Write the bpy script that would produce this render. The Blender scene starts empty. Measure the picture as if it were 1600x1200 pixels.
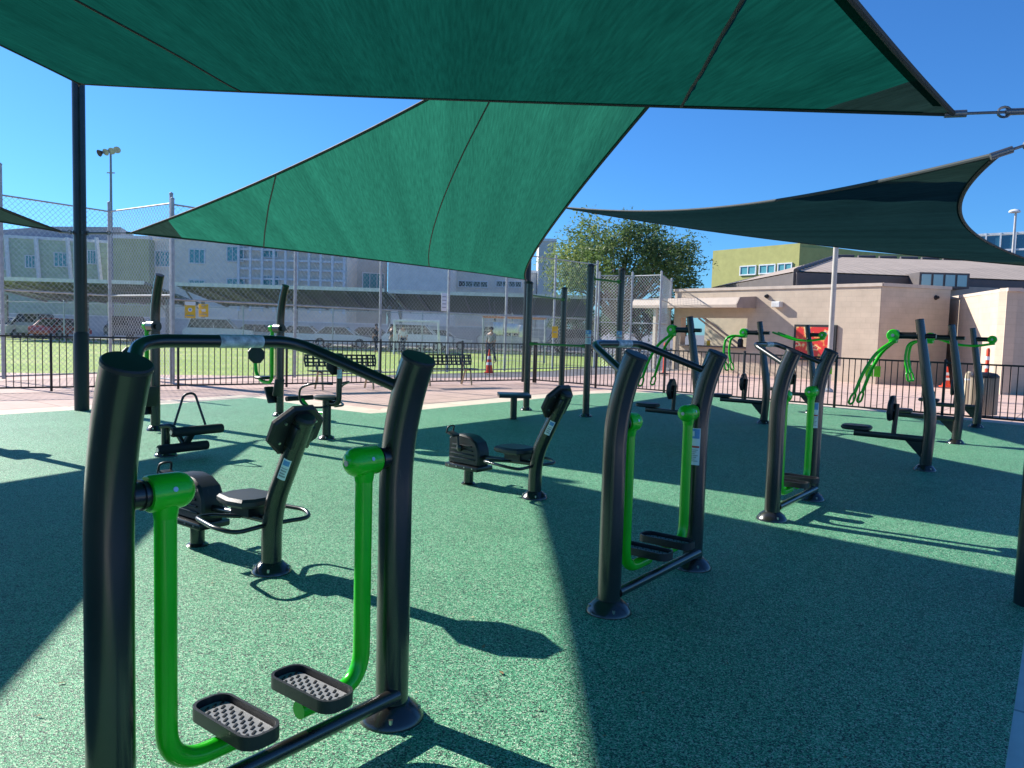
import bpy, bmesh, math, random
import numpy as np
from mathutils import Vector, Matrix
random.seed(7)
PI = math.pi
rad = math.radians
sc = bpy.context.scene
COL = sc.collection

# ------------------------------------------------------------------ camera
F_PX = 1200.0
CH = 1.6
PITCH = math.atan(86 / F_PX)
ROLL = math.atan(0.029)
Fv = Vector((0, math.cos(PITCH), -math.sin(PITCH)))
U0 = Vector((0, math.sin(PITCH), math.cos(PITCH)))
R0 = Vector((1, 0, 0))
Rv = R0 * math.cos(ROLL) + U0 * math.sin(ROLL)
Uv = U0 * math.cos(ROLL) - R0 * math.sin(ROLL)
CAM = Vector((0, 0, CH))
cam_data = bpy.data.cameras.new('camera')
cam = bpy.data.objects.new('camera', cam_data)
COL.objects.link(cam)
cam.matrix_world = Matrix((
    (Rv.x, Uv.x, -Fv.x, 0), (Rv.y, Uv.y, -Fv.y, 0), (Rv.z, Uv.z, -Fv.z, CH), (0, 0, 0, 1)))
cam_data.sensor_width = 36
cam_data.lens = F_PX / 1600 * 36
cam_data.clip_end = 2000
cam_data.clip_start = 0.05
sc.camera = cam

def ray(px, py):
    return Fv + Rv * ((px - 800) / F_PX) + Uv * (-(py - 600) / F_PX)
def G(px, py, z=0.0):                   # point on a level plane
    d = ray(px, py)
    return CAM + d * ((z - CH) / d.z)
def P(px, py, Y):                       # point at forward distance Y
    d = ray(px, py)
    return CAM + d * (Y / d.y)
def PX(px, Y):                          # ground XY below pixel column (taken at horizon)
    p = P(px, 514 + 0.029 * (px - 800), Y)
    return Vector((p.x, Y, 0))

ANG = math.atan2(-0.61, 0.79)
Vx = Vector((math.cos(ANG), math.sin(ANG), 0))
Uy = Vector((-math.sin(ANG), math.cos(ANG), 0))

# ------------------------------------------------------------------ materials
MATS = {}
def newmat(name):
    m = bpy.data.materials.new(name)
    m.use_nodes = True
    nt = m.node_tree
    b = nt.nodes['Principled BSDF']
    return m, nt, b
def nd(nt, typ, **kw):
    n = nt.nodes.new(typ)
    for k, v in kw.items():
        if k in ('operation', 'blend_type', 'data_type', 'feature', 'distance', 'wave_type', 'bands_direction'):
            setattr(n, k, v)
        else:
            n.inputs[k].default_value = v
    return n
def ramp(nt, pts):
    r = nt.nodes.new('ShaderNodeValToRGB')
    el = r.color_ramp.elements
    while len(el) < len(pts):
        el.new(0.5)
    for e, (p, c) in zip(el, pts):
        e.position = p
        e.color = (c[0], c[1], c[2], 1)
    return r
def coords(nt, kind='Object'):
    return nt.nodes.new('ShaderNodeTexCoord').outputs[kind]
def plain(name, col, rough=0.5, metal=0.0, var=0.12, scale=3.0, bump=0.0, bscale=60, coat=0.0, spec=0.5, scuff=None):
    if name in MATS:
        return MATS[name]
    m, nt, b = newmat(name)
    co = coords(nt)
    n = nd(nt, 'ShaderNodeTexNoise', Scale=scale, Detail=6.0)
    nt.links.new(co, n.inputs['Vector'])
    lo = [c * (1 - var) for c in col]
    hi = [min(1, c * (1 + var)) for c in col]
    r = ramp(nt, [(0.3, lo), (0.7, hi)])
    nt.links.new(n.outputs['Fac'], r.inputs['Fac'])
    cout = r.outputs['Color']
    if scuff:
        mp = nd(nt, 'ShaderNodeMapping'); mp.inputs['Scale'].default_value = (9, 9, 2.2)
        nt.links.new(co, mp.inputs['Vector'])
        ns = nd(nt, 'ShaderNodeTexNoise', Scale=2.4, Detail=12.0, Roughness=0.72)
        nt.links.new(mp.outputs['Vector'], ns.inputs['Vector'])
        rs_ = ramp(nt, [(0.60, (0, 0, 0)), (0.72, (.8, .8, .8))])
        nt.links.new(ns.outputs['Fac'], rs_.inputs['Fac'])
        mx = nd(nt, 'ShaderNodeMix', data_type='RGBA')
        nt.links.new(rs_.outputs['Color'], mx.inputs[0]); nt.links.new(cout, mx.inputs[6]); mx.inputs[7].default_value = (*scuff, 1)
        cout = mx.outputs[2]
    nt.links.new(cout, b.inputs['Base Color'])
    b.inputs['Roughness'].default_value = rough
    b.inputs['Metallic'].default_value = metal
    b.inputs['Coat Weight'].default_value = coat
    b.inputs['Coat Roughness'].default_value = 0.15
    b.inputs['Specular IOR Level'].default_value = spec
    rn = nd(nt, 'ShaderNodeMapRange')
    rn.inputs['To Min'].default_value = rough * 0.85
    rn.inputs['To Max'].default_value = min(1, rough * 1.2)
    nt.links.new(n.outputs['Fac'], rn.inputs['Value'])
    nt.links.new(rn.outputs['Result'], b.inputs['Roughness'])
    if bump:
        n2 = nd(nt, 'ShaderNodeTexNoise', Scale=bscale, Detail=4.0)
        nt.links.new(co, n2.inputs['Vector'])
        bp = nd(nt, 'ShaderNodeBump', Strength=bump, Distance=0.004)
        nt.links.new(n2.outputs['Fac'], bp.inputs['Height'])
        nt.links.new(bp.outputs['Normal'], b.inputs['Normal'])
    MATS[name] = m
    return m

STEEL = plain('charcoal_powder_coat', (0.018, 0.0165, 0.014), 0.24, var=0.35, scale=3, bump=0.06, bscale=260, spec=0.7, coat=0.3, scuff=(.05, .048, .042))
STEEL2 = plain('black_powder_coat', (0.010, 0.011, 0.012), 0.3, bump=0.06, bscale=250, coat=.3)
POLE = plain('shade_pole_paint', (0.018, 0.022, 0.026), 0.3, var=0.3, bump=0.1, bscale=120)
GREEN = plain('green_gloss_paint', (0.015, 0.50, 0.012), 0.22, var=0.10, scale=4, bump=0.03, bscale=150, scuff=(.02, .22, .02))
DKGREEN = plain('dark_green_paint', (0.01, 0.16, 0.03), 0.35)
PLAST = plain('black_plastic', (0.014, 0.014, 0.016), 0.42, bump=0.3, bscale=400, scuff=(.06, .058, .052))
PLGREY = plain('grey_grip_plastic', (0.28, 0.285, 0.30), 0.35, bump=0.3, bscale=300)
RUBBER = plain('black_rubber_foam', (0.012, 0.012, 0.013), 0.7)
BOLT = plain('bolt_steel', (0.45, 0.45, 0.45), 0.3, metal=1.0)
GALV = plain('galvanised_steel', (0.40, 0.42, 0.43), 0.5, metal=0.4, var=0.2, scale=8)
WHITE = plain('white_sticker', (0.78, 0.8, 0.8), 0.4)
BLUE = plain('blue_sticker', (0.12, 0.3, 0.6), 0.4)
REDM = plain('red_sticker', (0.6, 0.05, 0.04), 0.4)
GREYP = plain('grey_print', (0.35, 0.36, 0.37), 0.5)
ORANGE = plain('orange_cone_plastic', (0.8, 0.07, 0.02), 0.45)
LIME = plain('lime_plastic', (0.35, 0.75, 0.02), 0.5)
YELLOW = plain('yellow_sign_paint', (0.8, 0.5, 0.03), 0.5)
TANM = plain('tan_painted_steel', (0.42, 0.31, 0.2), 0.5)
TANW = plain('tan_fluted_concrete', (0.42, 0.36, 0.28), 0.8, bump=0.4)
FENCEB = plain('black_fence_paint', (0.014, 0.013, 0.016), 0.45)
FRAMEW = plain('white_frame_paint', (0.7, 0.72, 0.74), 0.5)
SKIN = plain('skin', (0.42, 0.24, 0.16), 0.5)
HAIRD = plain('dark_hair', (0.02, 0.015, 0.012), 0.6)

def glass_mat(name, col):
    if name in MATS: return MATS[name]
    m, nt, b = newmat(name)
    b.inputs['Base Color'].default_value = (*col, 1)
    b.inputs['Roughness'].default_value = 0.08
    b.inputs['Specular IOR Level'].default_value = 0.9
    MATS[name] = m
    return m
TEAL = glass_mat('teal_window_glass', (0.10, 0.32, 0.34))
DARKG = glass_mat('dark_window_glass', (0.02, 0.03, 0.035))
BLUEG = glass_mat('blue_window_glass', (0.03, 0.12, 0.2))

def rubber_ground():
    m, nt, b = newmat('green_rubber_granules')
    co = coords(nt)
    v = nd(nt, 'ShaderNodeTexVoronoi', Scale=185.0, Randomness=1.0)
    nt.links.new(co, v.inputs['Vector'])
    sep = nd(nt, 'ShaderNodeSeparateColor')
    nt.links.new(v.outputs['Color'], sep.inputs['Color'])
    r = ramp(nt, [(0.0, (0.006, 0.012, 0.014)), (0.21, (0.012, 0.045, 0.035)), (0.29, (0.02, 0.17, 0.075)), (0.58, (0.08, 0.40, 0.195)), (0.82, (0.20, 0.53, 0.30)), (0.94, (0.50, 0.64, 0.46))])
    nt.links.new(sep.outputs['Red'], r.inputs['Fac'])
    n = nd(nt, 'ShaderNodeTexNoise', Scale=0.7, Detail=5.0)
    nt.links.new(co, n.inputs['Vector'])
    hv = nd(nt, 'ShaderNodeHueSaturation')
    mr = nd(nt, 'ShaderNodeMapRange')
    mr.inputs['To Min'].default_value = 0.78
    mr.inputs['To Max'].default_value = 1.2
    nt.links.new(n.outputs['Fac'], mr.inputs['Value'])
    nt.links.new(mr.outputs['Result'], hv.inputs['Value'])
    nt.links.new(r.outputs['Color'], hv.inputs['Color'])
    # scuffs
    n3 = nd(nt, 'ShaderNodeTexNoise', Scale=6.0, Detail=8.0, Roughness=0.7)
    nt.links.new(co, n3.inputs['Vector'])
    r3 = ramp(nt, [(0.30, (0.66, 0.68, 0.68)), (0.42, (0.95, 0.95, 0.95)), (0.6, (1, 1, 1)), (.75, (1.1, 1.08, 1.08))])
    nt.links.new(n3.outputs['Fac'], r3.inputs['Fac'])
    mx = nd(nt, 'ShaderNodeMix', data_type='RGBA', blend_type='MULTIPLY')
    mx.inputs[0].default_value = 1
    nt.links.new(hv.outputs['Color'], mx.inputs[6])
    nt.links.new(r3.outputs['Color'], mx.inputs[7])
    nt.links.new(mx.outputs[2], b.inputs['Base Color'])
    b.inputs['Roughness'].default_value = 0.62
    b.inputs['Specular IOR Level'].default_value = 0.5
    bp = nd(nt, 'ShaderNodeBump', Strength=0.6, Distance=0.004)
    nt.links.new(v.outputs['Distance'], bp.inputs['Height'])
    nt.links.new(bp.outputs['Normal'], b.inputs['Normal'])
    return m
RUBG = rubber_ground()

def slab_mat(name, c1, c2, joint, size, ang=ANG, jcol=0.55):
    m, nt, b = newmat(name)
    co = coords(nt)
    mp = nd(nt, 'ShaderNodeMapping')
    mp.inputs['Rotation'].default_value = (0, 0, -ang)
    nt.links.new(co, mp.inputs['Vector'])
    br = nd(nt, 'ShaderNodeTexBrick', Scale=1.0)
    br.offset = 0.0
    br.inputs['Mortar Size'].default_value = joint
    br.inputs['Brick Width'].default_value = size
    br.inputs['Row Height'].default_value = size
    br.inputs['Color1'].default_value = (*c1, 1)
    br.inputs['Color2'].default_value = (*c2, 1)
    br.inputs['Mortar'].default_value = (*[c * jcol for c in c1], 1)
    nt.links.new(mp.outputs['Vector'], br.inputs['Vector'])
    n = nd(nt, 'ShaderNodeTexNoise', Scale=2.2, Detail=9.0, Roughness=0.65)
    nt.links.new(co, n.inputs['Vector'])
    r = ramp(nt, [(0.3, (0.8, 0.78, 0.76)), (0.7, (1.08, 1.06, 1.05))])
    nt.links.new(n.outputs['Fac'], r.inputs['Fac'])
    mx = nd(nt, 'ShaderNodeMix', data_type='RGBA', blend_type='MULTIPLY')
    mx.inputs[0].default_value = 1
    nt.links.new(br.outputs['Color'], mx.inputs[6])
    nt.links.new(r.outputs['Color'], mx.inputs[7])
    nt.links.new(mx.outputs[2], b.inputs['Base Color'])
    b.inputs['Roughness'].default_value = 0.85
    return m
PAVE = slab_mat('pinkish_paving', (0.68, 0.48, 0.40), (0.62, 0.44, 0.37), 0.02, 1.5)
CREAM = slab_mat('cream_concrete', (0.72, 0.62, 0.50), (0.69, 0.59, 0.48), 0.012, 3.0)
GREYC = slab_mat('grey_concrete', (0.80, 0.78, 0.74), (0.74, 0.72, 0.70), 0.01, 2.0)
ASPH = plain('asphalt', (0.16, 0.16, 0.17), 0.9, var=0.25, scale=0.5)

def grass_mat():
    m, nt, b = newmat('field_grass')
    co = coords(nt)
    n = nd(nt, 'ShaderNodeTexNoise', Scale=0.35, Detail=10.0, Roughness=0.7)
    nt.links.new(co, n.inputs['Vector'])
    r = ramp(nt, [(0.3, (0.24, 0.36, 0.06)), (0.5, (0.34, 0.46, 0.10)), (0.7, (0.52, 0.52, 0.2))])
    nt.links.new(n.outputs['Fac'], r.inputs['Fac'])
    nt.links.new(r.outputs['Color'], b.inputs['Base Color'])
    b.inputs['Roughness'].default_value = 0.9
    n2 = nd(nt, 'ShaderNodeTexNoise', Scale=25.0, Detail=6.0)
    nt.links.new(co, n2.inputs['Vector'])
    bp = nd(nt, 'ShaderNodeBump', Strength=0.7, Distance=0.05)
    nt.links.new(n2.outputs['Fac'], bp.inputs['Height'])
    nt.links.new(bp.outputs['Normal'], b.inputs['Normal'])
    return m
GRASS = grass_mat()

def sail_mat(name, dif, trl, mixt=0.6, open_=0.07, streak=(3.0, .5, 1)):
    m = bpy.data.materials.new(name)
    m.use_nodes = True
    nt = m.node_tree
    nt.nodes.clear()
    out = nt.nodes.new('ShaderNodeOutputMaterial')
    co = nt.nodes.new('ShaderNodeTexCoord').outputs['UV']
    mp = nd(nt, 'ShaderNodeMapping')
    mp.inputs['Scale'].default_value = streak
    nt.links.new(co, mp.inputs['Vector'])
    n = nd(nt, 'ShaderNodeTexNoise', Scale=1.0, Detail=4.0, Roughness=0.5)
    nt.links.new(mp.outputs['Vector'], n.inputs['Vector'])
    r = ramp(nt, [(0.30, (0.82, 0.82, 0.82)), (0.5, (1.0, 1.0, 1.0)), (0.70, (1.18, 1.18, 1.18))])
    nt.links.new(n.outputs['Fac'], r.inputs['Fac'])
    w = nd(nt, 'ShaderNodeTexNoise', Scale=90.0, Detail=2.0)
    mp2 = nd(nt, 'ShaderNodeMapping')
    mp2.inputs['Scale'].default_value = (.5, .35, 1)
    nt.links.new(co, mp2.inputs['Vector'])
    nt.links.new(mp2.outputs['Vector'], w.inputs['Vector'])
    r2 = ramp(nt, [(0.3, (0.82, 0.82, 0.82)), (0.7, (1.18, 1.18, 1.18))])
    nt.links.new(w.outputs['Fac'], r2.inputs['Fac'])
    def mul(a, colr):
        mx = nd(nt, 'ShaderNodeMix', data_type='RGBA', blend_type='MULTIPLY')
        mx.inputs[0].default_value = 1
        nt.links.new(a, mx.inputs[6])
        if isinstance(colr, tuple):
            mx.inputs[7].default_value = (*colr, 1)
        else:
            nt.links.new(colr, mx.inputs[7])
        return mx.outputs[2]
    tx = mul(r.outputs['Color'], r2.outputs['Color'])
    d = nt.nodes.new('ShaderNodeBsdfDiffuse')
    t = nt.nodes.new('ShaderNodeBsdfTranslucent')
    nt.links.new(mul(tx, dif), d.inputs['Color'])
    nt.links.new(mul(tx, trl), t.inputs['Color'])
    ms = nt.nodes.new('ShaderNodeMixShader')
    ms.inputs[0].default_value = mixt
    nt.links.new(d.outputs[0], ms.inputs[1])
    nt.links.new(t.outputs[0], ms.inputs[2])
    tr = nt.nodes.new('ShaderNodeBsdfTransparent')
    m2 = nt.nodes.new('ShaderNodeMixShader')
    m2.inputs[0].default_value = open_
    nt.links.new(ms.outputs[0], m2.inputs[1])
    nt.links.new(tr.outputs[0], m2.inputs[2])
    nt.links.new(m2.outputs[0], out.inputs['Surface'])
    return m
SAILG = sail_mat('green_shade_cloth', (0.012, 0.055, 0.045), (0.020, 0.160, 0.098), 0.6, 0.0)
SAILG_DIM = sail_mat('green_shade_cloth_dimmed', (0.008, 0.036, 0.034), (0.006, 0.095, 0.062), 0.6, 0.0)  # same green cloth, weaker sun through the overhead sail put into its colour
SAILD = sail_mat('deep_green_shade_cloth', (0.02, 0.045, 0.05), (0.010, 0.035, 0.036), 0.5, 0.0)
SAILH = plain('black_hem_webbing', (0.012, 0.02, 0.022), 0.7)
PATCH = sail_mat('brown_grey_patch_cloth', (0.04, 0.055, 0.05), (0.02, 0.05, 0.04), 0.4, 0.0)

# ------------------------------------------------------------------ mesh builder
class MB:
    def __init__(s):
        s.v = []; s.f = []; s.m = []
        s.M = Matrix.Identity(4)
        s.pieces = []
    def add(s, vs, fs, mi=0):
        o = len(s.v)
        for p in vs:
            s.v.append(tuple(s.M @ Vector(p)))
        for f in fs:
            s.f.append(tuple(i + o for i in f)); s.m.append(mi)
        s.pieces.append((o, len(s.v), len(s.f) - len(fs), len(s.f)))
    def box(s, c, size, rot=None, mi=0, bev=0.0):
        hx, hy, hz = [a / 2 for a in size]
        R = rot if rot is not None else Matrix.Identity(3)
        c = Vector(c)
        if bev <= 0:
            vs = [c + R @ Vector((x * hx, y * hy, z * hz)) for x in (-1, 1) for y in (-1, 1) for z in (-1, 1)]
            s.add(vs, [(0, 1, 3, 2), (4, 6, 7, 5), (0, 4, 5, 1), (2, 3, 7, 6), (0, 2, 6, 4), (1, 5, 7, 3)], mi)
        else:
            b = min(bev, hx * .9, hy * .9, hz * .9)
            bm = bmesh.new()
            bmesh.ops.create_cube(bm, size=1)
            for v in bm.verts:
                v.co = Vector((v.co.x * 2 * hx, v.co.y * 2 * hy, v.co.z * 2 * hz))
            bmesh.ops.bevel(bm, geom=bm.edges[:], offset=b, segments=2, affect='EDGES', profile=0.5)
            bm.verts.ensure_lookup_table()
            s.add([c + R @ v.co for v in bm.verts], [tuple(v.index for v in f.verts) for f in bm.faces], mi)
            bm.free()
    def tube(s, pts, r, seg=14, cap=True, mi=0):
        pts = [Vector(p) for p in pts]
        n = len(pts)
        rs = r if isinstance(r, (list, tuple)) else [r] * n
        tang = []
        for i in range(n):
            a = pts[max(0, i - 1)]; b = pts[min(n - 1, i + 1)]
            t = (b - a)
            tang.append(t.normalized() if t.length > 1e-9 else Vector((0, 0, 1)))
        t0 = tang[0]
        ref = Vector((0, 0, 1)) if abs(t0.z) < 0.9 else Vector((1, 0, 0))
        nx = t0.cross(ref).normalized()
        vs = []
        for i in range(n):
            t = tang[i]
            nx = (nx - t * nx.dot(t)).normalized()
            ny = t.cross(nx)
            for k in range(seg):
                a = 2 * PI * k / seg
                vs.append(pts[i] + (nx * math.cos(a) + ny * math.sin(a)) * rs[i])
        fs = []
        for i in range(n - 1):
            for k in range(seg):
                k2 = (k + 1) % seg
                fs.append((i * seg + k, i * seg + k2, (i + 1) * seg + k2, (i + 1) * seg + k))
        if cap:
            fs.append(tuple(range(seg - 1, -1, -1)))
            fs.append(tuple((n - 1) * seg + k for k in range(seg)))
        s.add(vs, fs, mi)
    def cyl(s, a, b, r, seg=20, r2=None, mi=0):
        s.tube([a, b], [r, r if r2 is None else r2], seg, True, mi)
    def lathe(s, prof, c=(0, 0, 0), axis=(0, 0, 1), seg=28, mi=0):
        c = Vector(c); ax = Vector(axis).normalized()
        ref = Vector((1, 0, 0)) if abs(ax.x) < 0.9 else Vector((0, 1, 0))
        nx = ax.cross(ref).normalized(); ny = ax.cross(nx)
        vs = []; fs = []
        for (r, z) in prof:
            for k in range(seg):
                a = 2 * PI * k / seg
                vs.append(c + ax * z + (nx * math.cos(a) + ny * math.sin(a)) * max(r, 1e-4))
        for i in range(len(prof) - 1):
            for k in range(seg):
                k2 = (k + 1) % seg
                fs.append((i * seg + k, i * seg + k2, (i + 1) * seg + k2, (i + 1) * seg + k))
        fs.append(tuple(range(seg - 1, -1, -1)))
        fs.append(tuple((len(prof) - 1) * seg + k for k in range(seg)))
        s.add(vs, fs, mi)
    def prism(s, poly, o, ax, ay, n, mi=0, inset=0.0, chamf=0.0):
        """poly [(u,v)] in plane (ax, ay) at origin o, extruded along n (vector incl. length)"""
        o = Vector(o); ax = Vector(ax); ay = Vector(ay); n = Vector(n)
        k = len(poly)
        if chamf:
            cx = sum(p[0] for p in poly) / k; cy = sum(p[1] for p in poly) / k
            L = n.length
            rings = []
            for (d, sh) in ((0, chamf), (chamf, 0), (L - chamf, 0), (L, chamf)):
                ring = []
                for (u, v) in poly:
                    du, dv = u - cx, v - cy
                    l = math.hypot(du, dv)
                    q = max(0, (l - sh) / l)
                    ring.append(o + ax * (cx + du * q) + ay * (cy + dv * q) + n.normalized() * d)
                rings.append(ring)
        else:
            rings = [[o + ax * u + ay * v for u, v in poly], [o + ax * u + ay * v + n for u, v in poly]]
        vs = [p for r_ in rings for p in r_]
        fs = []
        for i in range(len(rings) - 1):
            for j in range(k):
                j2 = (j + 1) % k
                fs.append((i * k + j, i * k + j2, (i + 1) * k + j2, (i + 1) * k + j))
        fs.append(tuple(range(k - 1, -1, -1)))
        fs.append(tuple((len(rings) - 1) * k + j for j in range(k)))
        s.add(vs, fs, mi)
    def build(s, name, mats, parent=None, smooth=True, ang=40):
        if name in ('bolt', 'anchor_bolt', 'rail', 'foam_tie') and len(s.pieces) > 1:
            last = None
            for (v0, v1, f0, f1) in s.pieces:
                q = MB(); q.v = s.v[v0:v1]; q.f = [tuple(i - v0 for i in f) for f in s.f[f0:f1]]; q.m = s.m[f0:f1]; q.pieces = [(0, v1 - v0, 0, f1 - f0)]
                last = q.build(name, mats, parent, smooth, ang)
            return last
        me = bpy.data.meshes.new(name)
        me.from_pydata(s.v, [], s.f)
        if not isinstance(mats, (list, tuple)): mats = [mats]
        for m in mats: me.materials.append(m)
        if len(mats) > 1:
            me.polygons.foreach_set('material_index', s.m)
        bm = bmesh.new(); bm.from_mesh(me)
        bmesh.ops.recalc_face_normals(bm, faces=bm.faces[:])
        bm.to_mesh(me); bm.free()
        if smooth:
            me.polygons.foreach_set('use_smooth', [True] * len(me.polygons))
            me.set_sharp_from_angle(angle=rad(ang))
        me.update()
        o = bpy.data.objects.new(name, me)
        COL.objects.link(o)
        if parent is not None: o.parent = parent
        return o

def tag(o, label=None, cat=None, group=None, kind=None):
    if label: o['label'] = label
    if cat: o['category'] = cat
    if group: o['group'] = group
    if kind: o['kind'] = kind
    return o
def thing(name, label, cat, loc=(0, 0, 0), rz=0.0, group=None):
    o = bpy.data.objects.new(name, None)
    COL.objects.link(o)
    o.empty_display_size = 0.2
    o.location = Vector(loc) if len(loc) == 3 else (loc[0], loc[1], 0)
    o.rotation_euler = (0, 0, rz)
    return tag(o, label, cat, group)
def kids(o): return [c for c in bpy.data.objects if c.parent == o]
def dup(o, loc=None, rz=None, label=None, parent=None):
    c = o.copy(); COL.objects.link(c)
    c.parent = parent
    if loc is not None: c.location = (loc[0], loc[1], loc[2] if len(loc) > 2 else 0)
    if rz is not None: c.rotation_euler = (0, 0, rz)
    if label: c['label'] = label
    for ch in kids(o): dup(ch, parent=c)
    return c
def fillet(pts, r, n=6):
    pts = [Vector(p) for p in pts]
    out = [pts[0]]
    for i in range(1, len(pts) - 1):
        a, b, c = pts[i - 1], pts[i], pts[i + 1]
        d1 = (a - b); d2 = (c - b)
        rr = min(r, d1.length * .48, d2.length * .48)
        p1 = b + d1.normalized() * rr; p2 = b + d2.normalized() * rr
        for k in range(n + 1):
            t = k / n
            out.append(p1 * (1 - t) ** 2 + b * 2 * t * (1 - t) + p2 * t * t)
    out.append(pts[-1])
    return out
def octagon(w, h, c=0.3):
    a, b = w / 2, h / 2
    return [(-a, -b * (1 - 2 * c)), (-a * (1 - 2 * c), -b), (a * (1 - 2 * c), -b), (a, -b * (1 - 2 * c)),
            (a, b * (1 - 2 * c)), (a * (1 - 2 * c), b), (-a * (1 - 2 * c), b), (-a, b * (1 - 2 * c))]
def rrect(w, h, r, n=5):
    out = []
    for (cx, cy, a0) in ((w / 2 - r, h / 2 - r, 0), (-w / 2 + r, h / 2 - r, 90), (-w / 2 + r, -h / 2 + r, 180), (w / 2 - r, -h / 2 + r, 270)):
        for k in range(n + 1):
            a = rad(a0 + 90 * k / n)
            out.append((cx + r * math.cos(a), cy + r * math.sin(a)))
    return out
def flange(parent, c, r=0.13, pr=0.066, h=0.07, name='base_flange', mat=None):
    m = MB()
    m.lathe([(r, 0), (r, 0.008), (r * .93, 0.022), (r * .80, h * .62), (pr * 1.12, h * .95), (pr + .003, h)], c)
    f = m.build(name, mat or STEEL, parent)
    b = MB()
    for k in range(4):
        a = PI / 4 + k * PI / 2
        b.cyl((c[0] + r * .84 * math.cos(a), c[1] + r * .84 * math.sin(a), 0.02), (c[0] + r * .84 * math.cos(a), c[1] + r * .84 * math.sin(a), 0.045), 0.009, 8)
    b.build('anchor_bolt', BOLT, f)
    return f
def sticker(parent, x, y, r, z0, h, a0, width):
    """curved sticker wrapped round a vertical post"""
    m = MB()
    def band(za, zb, mi, dr=0.0015, ua=0, ub=1):
        n = 8; vs = []; fs = []
        for i in range(n + 1):
            a = a0 + width * ((ua + (ub - ua) * i / n) - .5)
            for z in (za, zb):
                vs.append((x + (r + dr) * math.cos(a), y + (r + dr) * math.sin(a), z))
        for i in range(n):
            fs.append((2 * i, 2 * i + 2, 2 * i + 3, 2 * i + 1))
        m.add(vs, fs, mi)
    band(z0, z0 + h, 0, 0.002)
    band(z0 + h * .72, z0 + h * .98, 1, 0.0035, .06, .94)
    band(z0 + h * .78, z0 + h * .92, 0, 0.005, .3, .62)
    band(z0 + h * .47, z0 + h * .52, 2, 0.0035, .05, .95)
    for k in range(7):
        zz = z0 + h * (.40 - k * .05)
        band(zz, zz + h * .02, 3, 0.0035, .12, .88 - .1 * (k % 3))
    band(z0 + h * .56, z0 + h * .68, 3, 0.0035, .12, .45)
    return m.build('instruction_sticker', [WHITE, BLUE, REDM, GREYP], parent, smooth=True)

# ------------------------------------------------------------------ ground
def sheet(name, pts, z, mat, kind='structure'):
    me = bpy.data.meshes.new(name)
    me.from_pydata([(p[0], p[1], z) for p in pts], [], [tuple(range(len(pts)))])
    me.materials.append(mat)
    bm = bmesh.new(); bm.from_mesh(me)
    for f in bm.faces:
        f.normal_update()
        if f.normal.z < 0: f.normal_flip()
    bm.to_mesh(me); bm.free()
    o = bpy.data.objects.new(name, me); COL.objects.link(o)
    o['kind'] = kind
    return o
sheet('ground', [(-600, -200), (600, -200), (600, 1500), (-600, 1500)], -0.06, ASPH)
sheet('pavement', [(-40, -12), (30, -12), (34, 20), (30, 40), (12, 40), (1.5, 27), (-2.5, 24.6), (-40, 15.2)], -0.045, PAVE)
sheet('grass_field', [(-95, 2), (-40, 14.6), (-12, 18.6), (-8.5, 21.5), (1.5, 31.0), (7, 42), (9, 58), (-95, 58)], -0.05, GRASS)
rub_px = [(0, 648), (125, 640), (265, 631), (395, 621), (430, 626), (500, 637), (578, 646), (640, 642), (700, 636), (800, 627), (870, 620), (925, 615), (975, 613), (1040, 614), (1100, 618), (1200, 627), (1300, 637), (1400, 646), (1600, 665)]
rub = [G(*p) for p in rub_px]
qa_, qb_ = G(1570, 1200), G(1600, 1000)
qd_ = (qb_ - qa_).normalized()
def uline(t): return (qa_.x + qd_.x * t, qa_.y + qd_.y * t)
dirL = (rub[0] - rub[1]).normalized()
ru = [(rub[0] + dirL * 18).to_tuple()[:2]] + [(p.x, p.y) for p in rub] + [(rub[-1].x + 2.6, rub[-1].y - 2.1), uline(11.5), uline(-16), (-26, -12)]
# rubber as a slab with thickness
def slab(name, pts, ztop, zbot, mat):
    me = bpy.data.meshes.new(name)
    n = len(pts)
    vs = [(p[0], p[1], ztop) for p in pts] + [(p[0], p[1], zbot) for p in pts]
    fs = [tuple(range(n)), tuple(range(2 * n - 1, n - 1, -1))] + [(i, i + n, (i + 1) % n + n, (i + 1) % n) for i in range(n)]
    me.from_pydata(vs, [], fs)
    me.materials.append(mat)
    bm = bmesh.new(); bm.from_mesh(me)
    bmesh.ops.triangulate(bm, faces=[f for f in bm.faces if len(f.verts) > 4])
    bmesh.ops.recalc_face_normals(bm, faces=bm.faces[:])
    bm.to_mesh(me); bm.free()
    o = bpy.data.objects.new(name, me); COL.objects.link(o)
    o['kind'] = 'structure'
    return o
slab('rubber_surface', ru, 0.0, -0.055, RUBG)
# cream concrete border ribbon along the far rubber edge
mb = MB()
def ribbon(name, pts, w, z, mat):
    n = len(pts); vs = []
    for i, p in enumerate(pts):
        a = Vector(pts[max(0, i - 1)][:2]); b = Vector(pts[min(n - 1, i + 1)][:2])
        d = (b - a).normalized(); nn = Vector((-d.y, d.x))
        vs.append((p[0] - nn.x * .1, p[1] - nn.y * .1, z)); vs.append((p[0] + nn.x * w, p[1] + nn.y * w, z))
    me = bpy.data.meshes.new(name)
    me.from_pydata(vs, [], [(2 * i, 2 * i + 2, 2 * i + 3, 2 * i + 1) for i in range(n - 1)])
    me.materials.append(mat)
    bm = bmesh.new(); bm.from_mesh(me)
    for f in bm.faces:
        f.normal_update()
        if f.normal.z < 0: f.normal_flip()
    bm.to_mesh(me); bm.free()
    o = bpy.data.objects.new(name, me); COL.objects.link(o); o['kind'] = 'structure'
ribbon('concrete_border', ru[:-4], 0.8, -0.018, CREAM)
s0 = uline(-16); s1 = uline(13)
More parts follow.
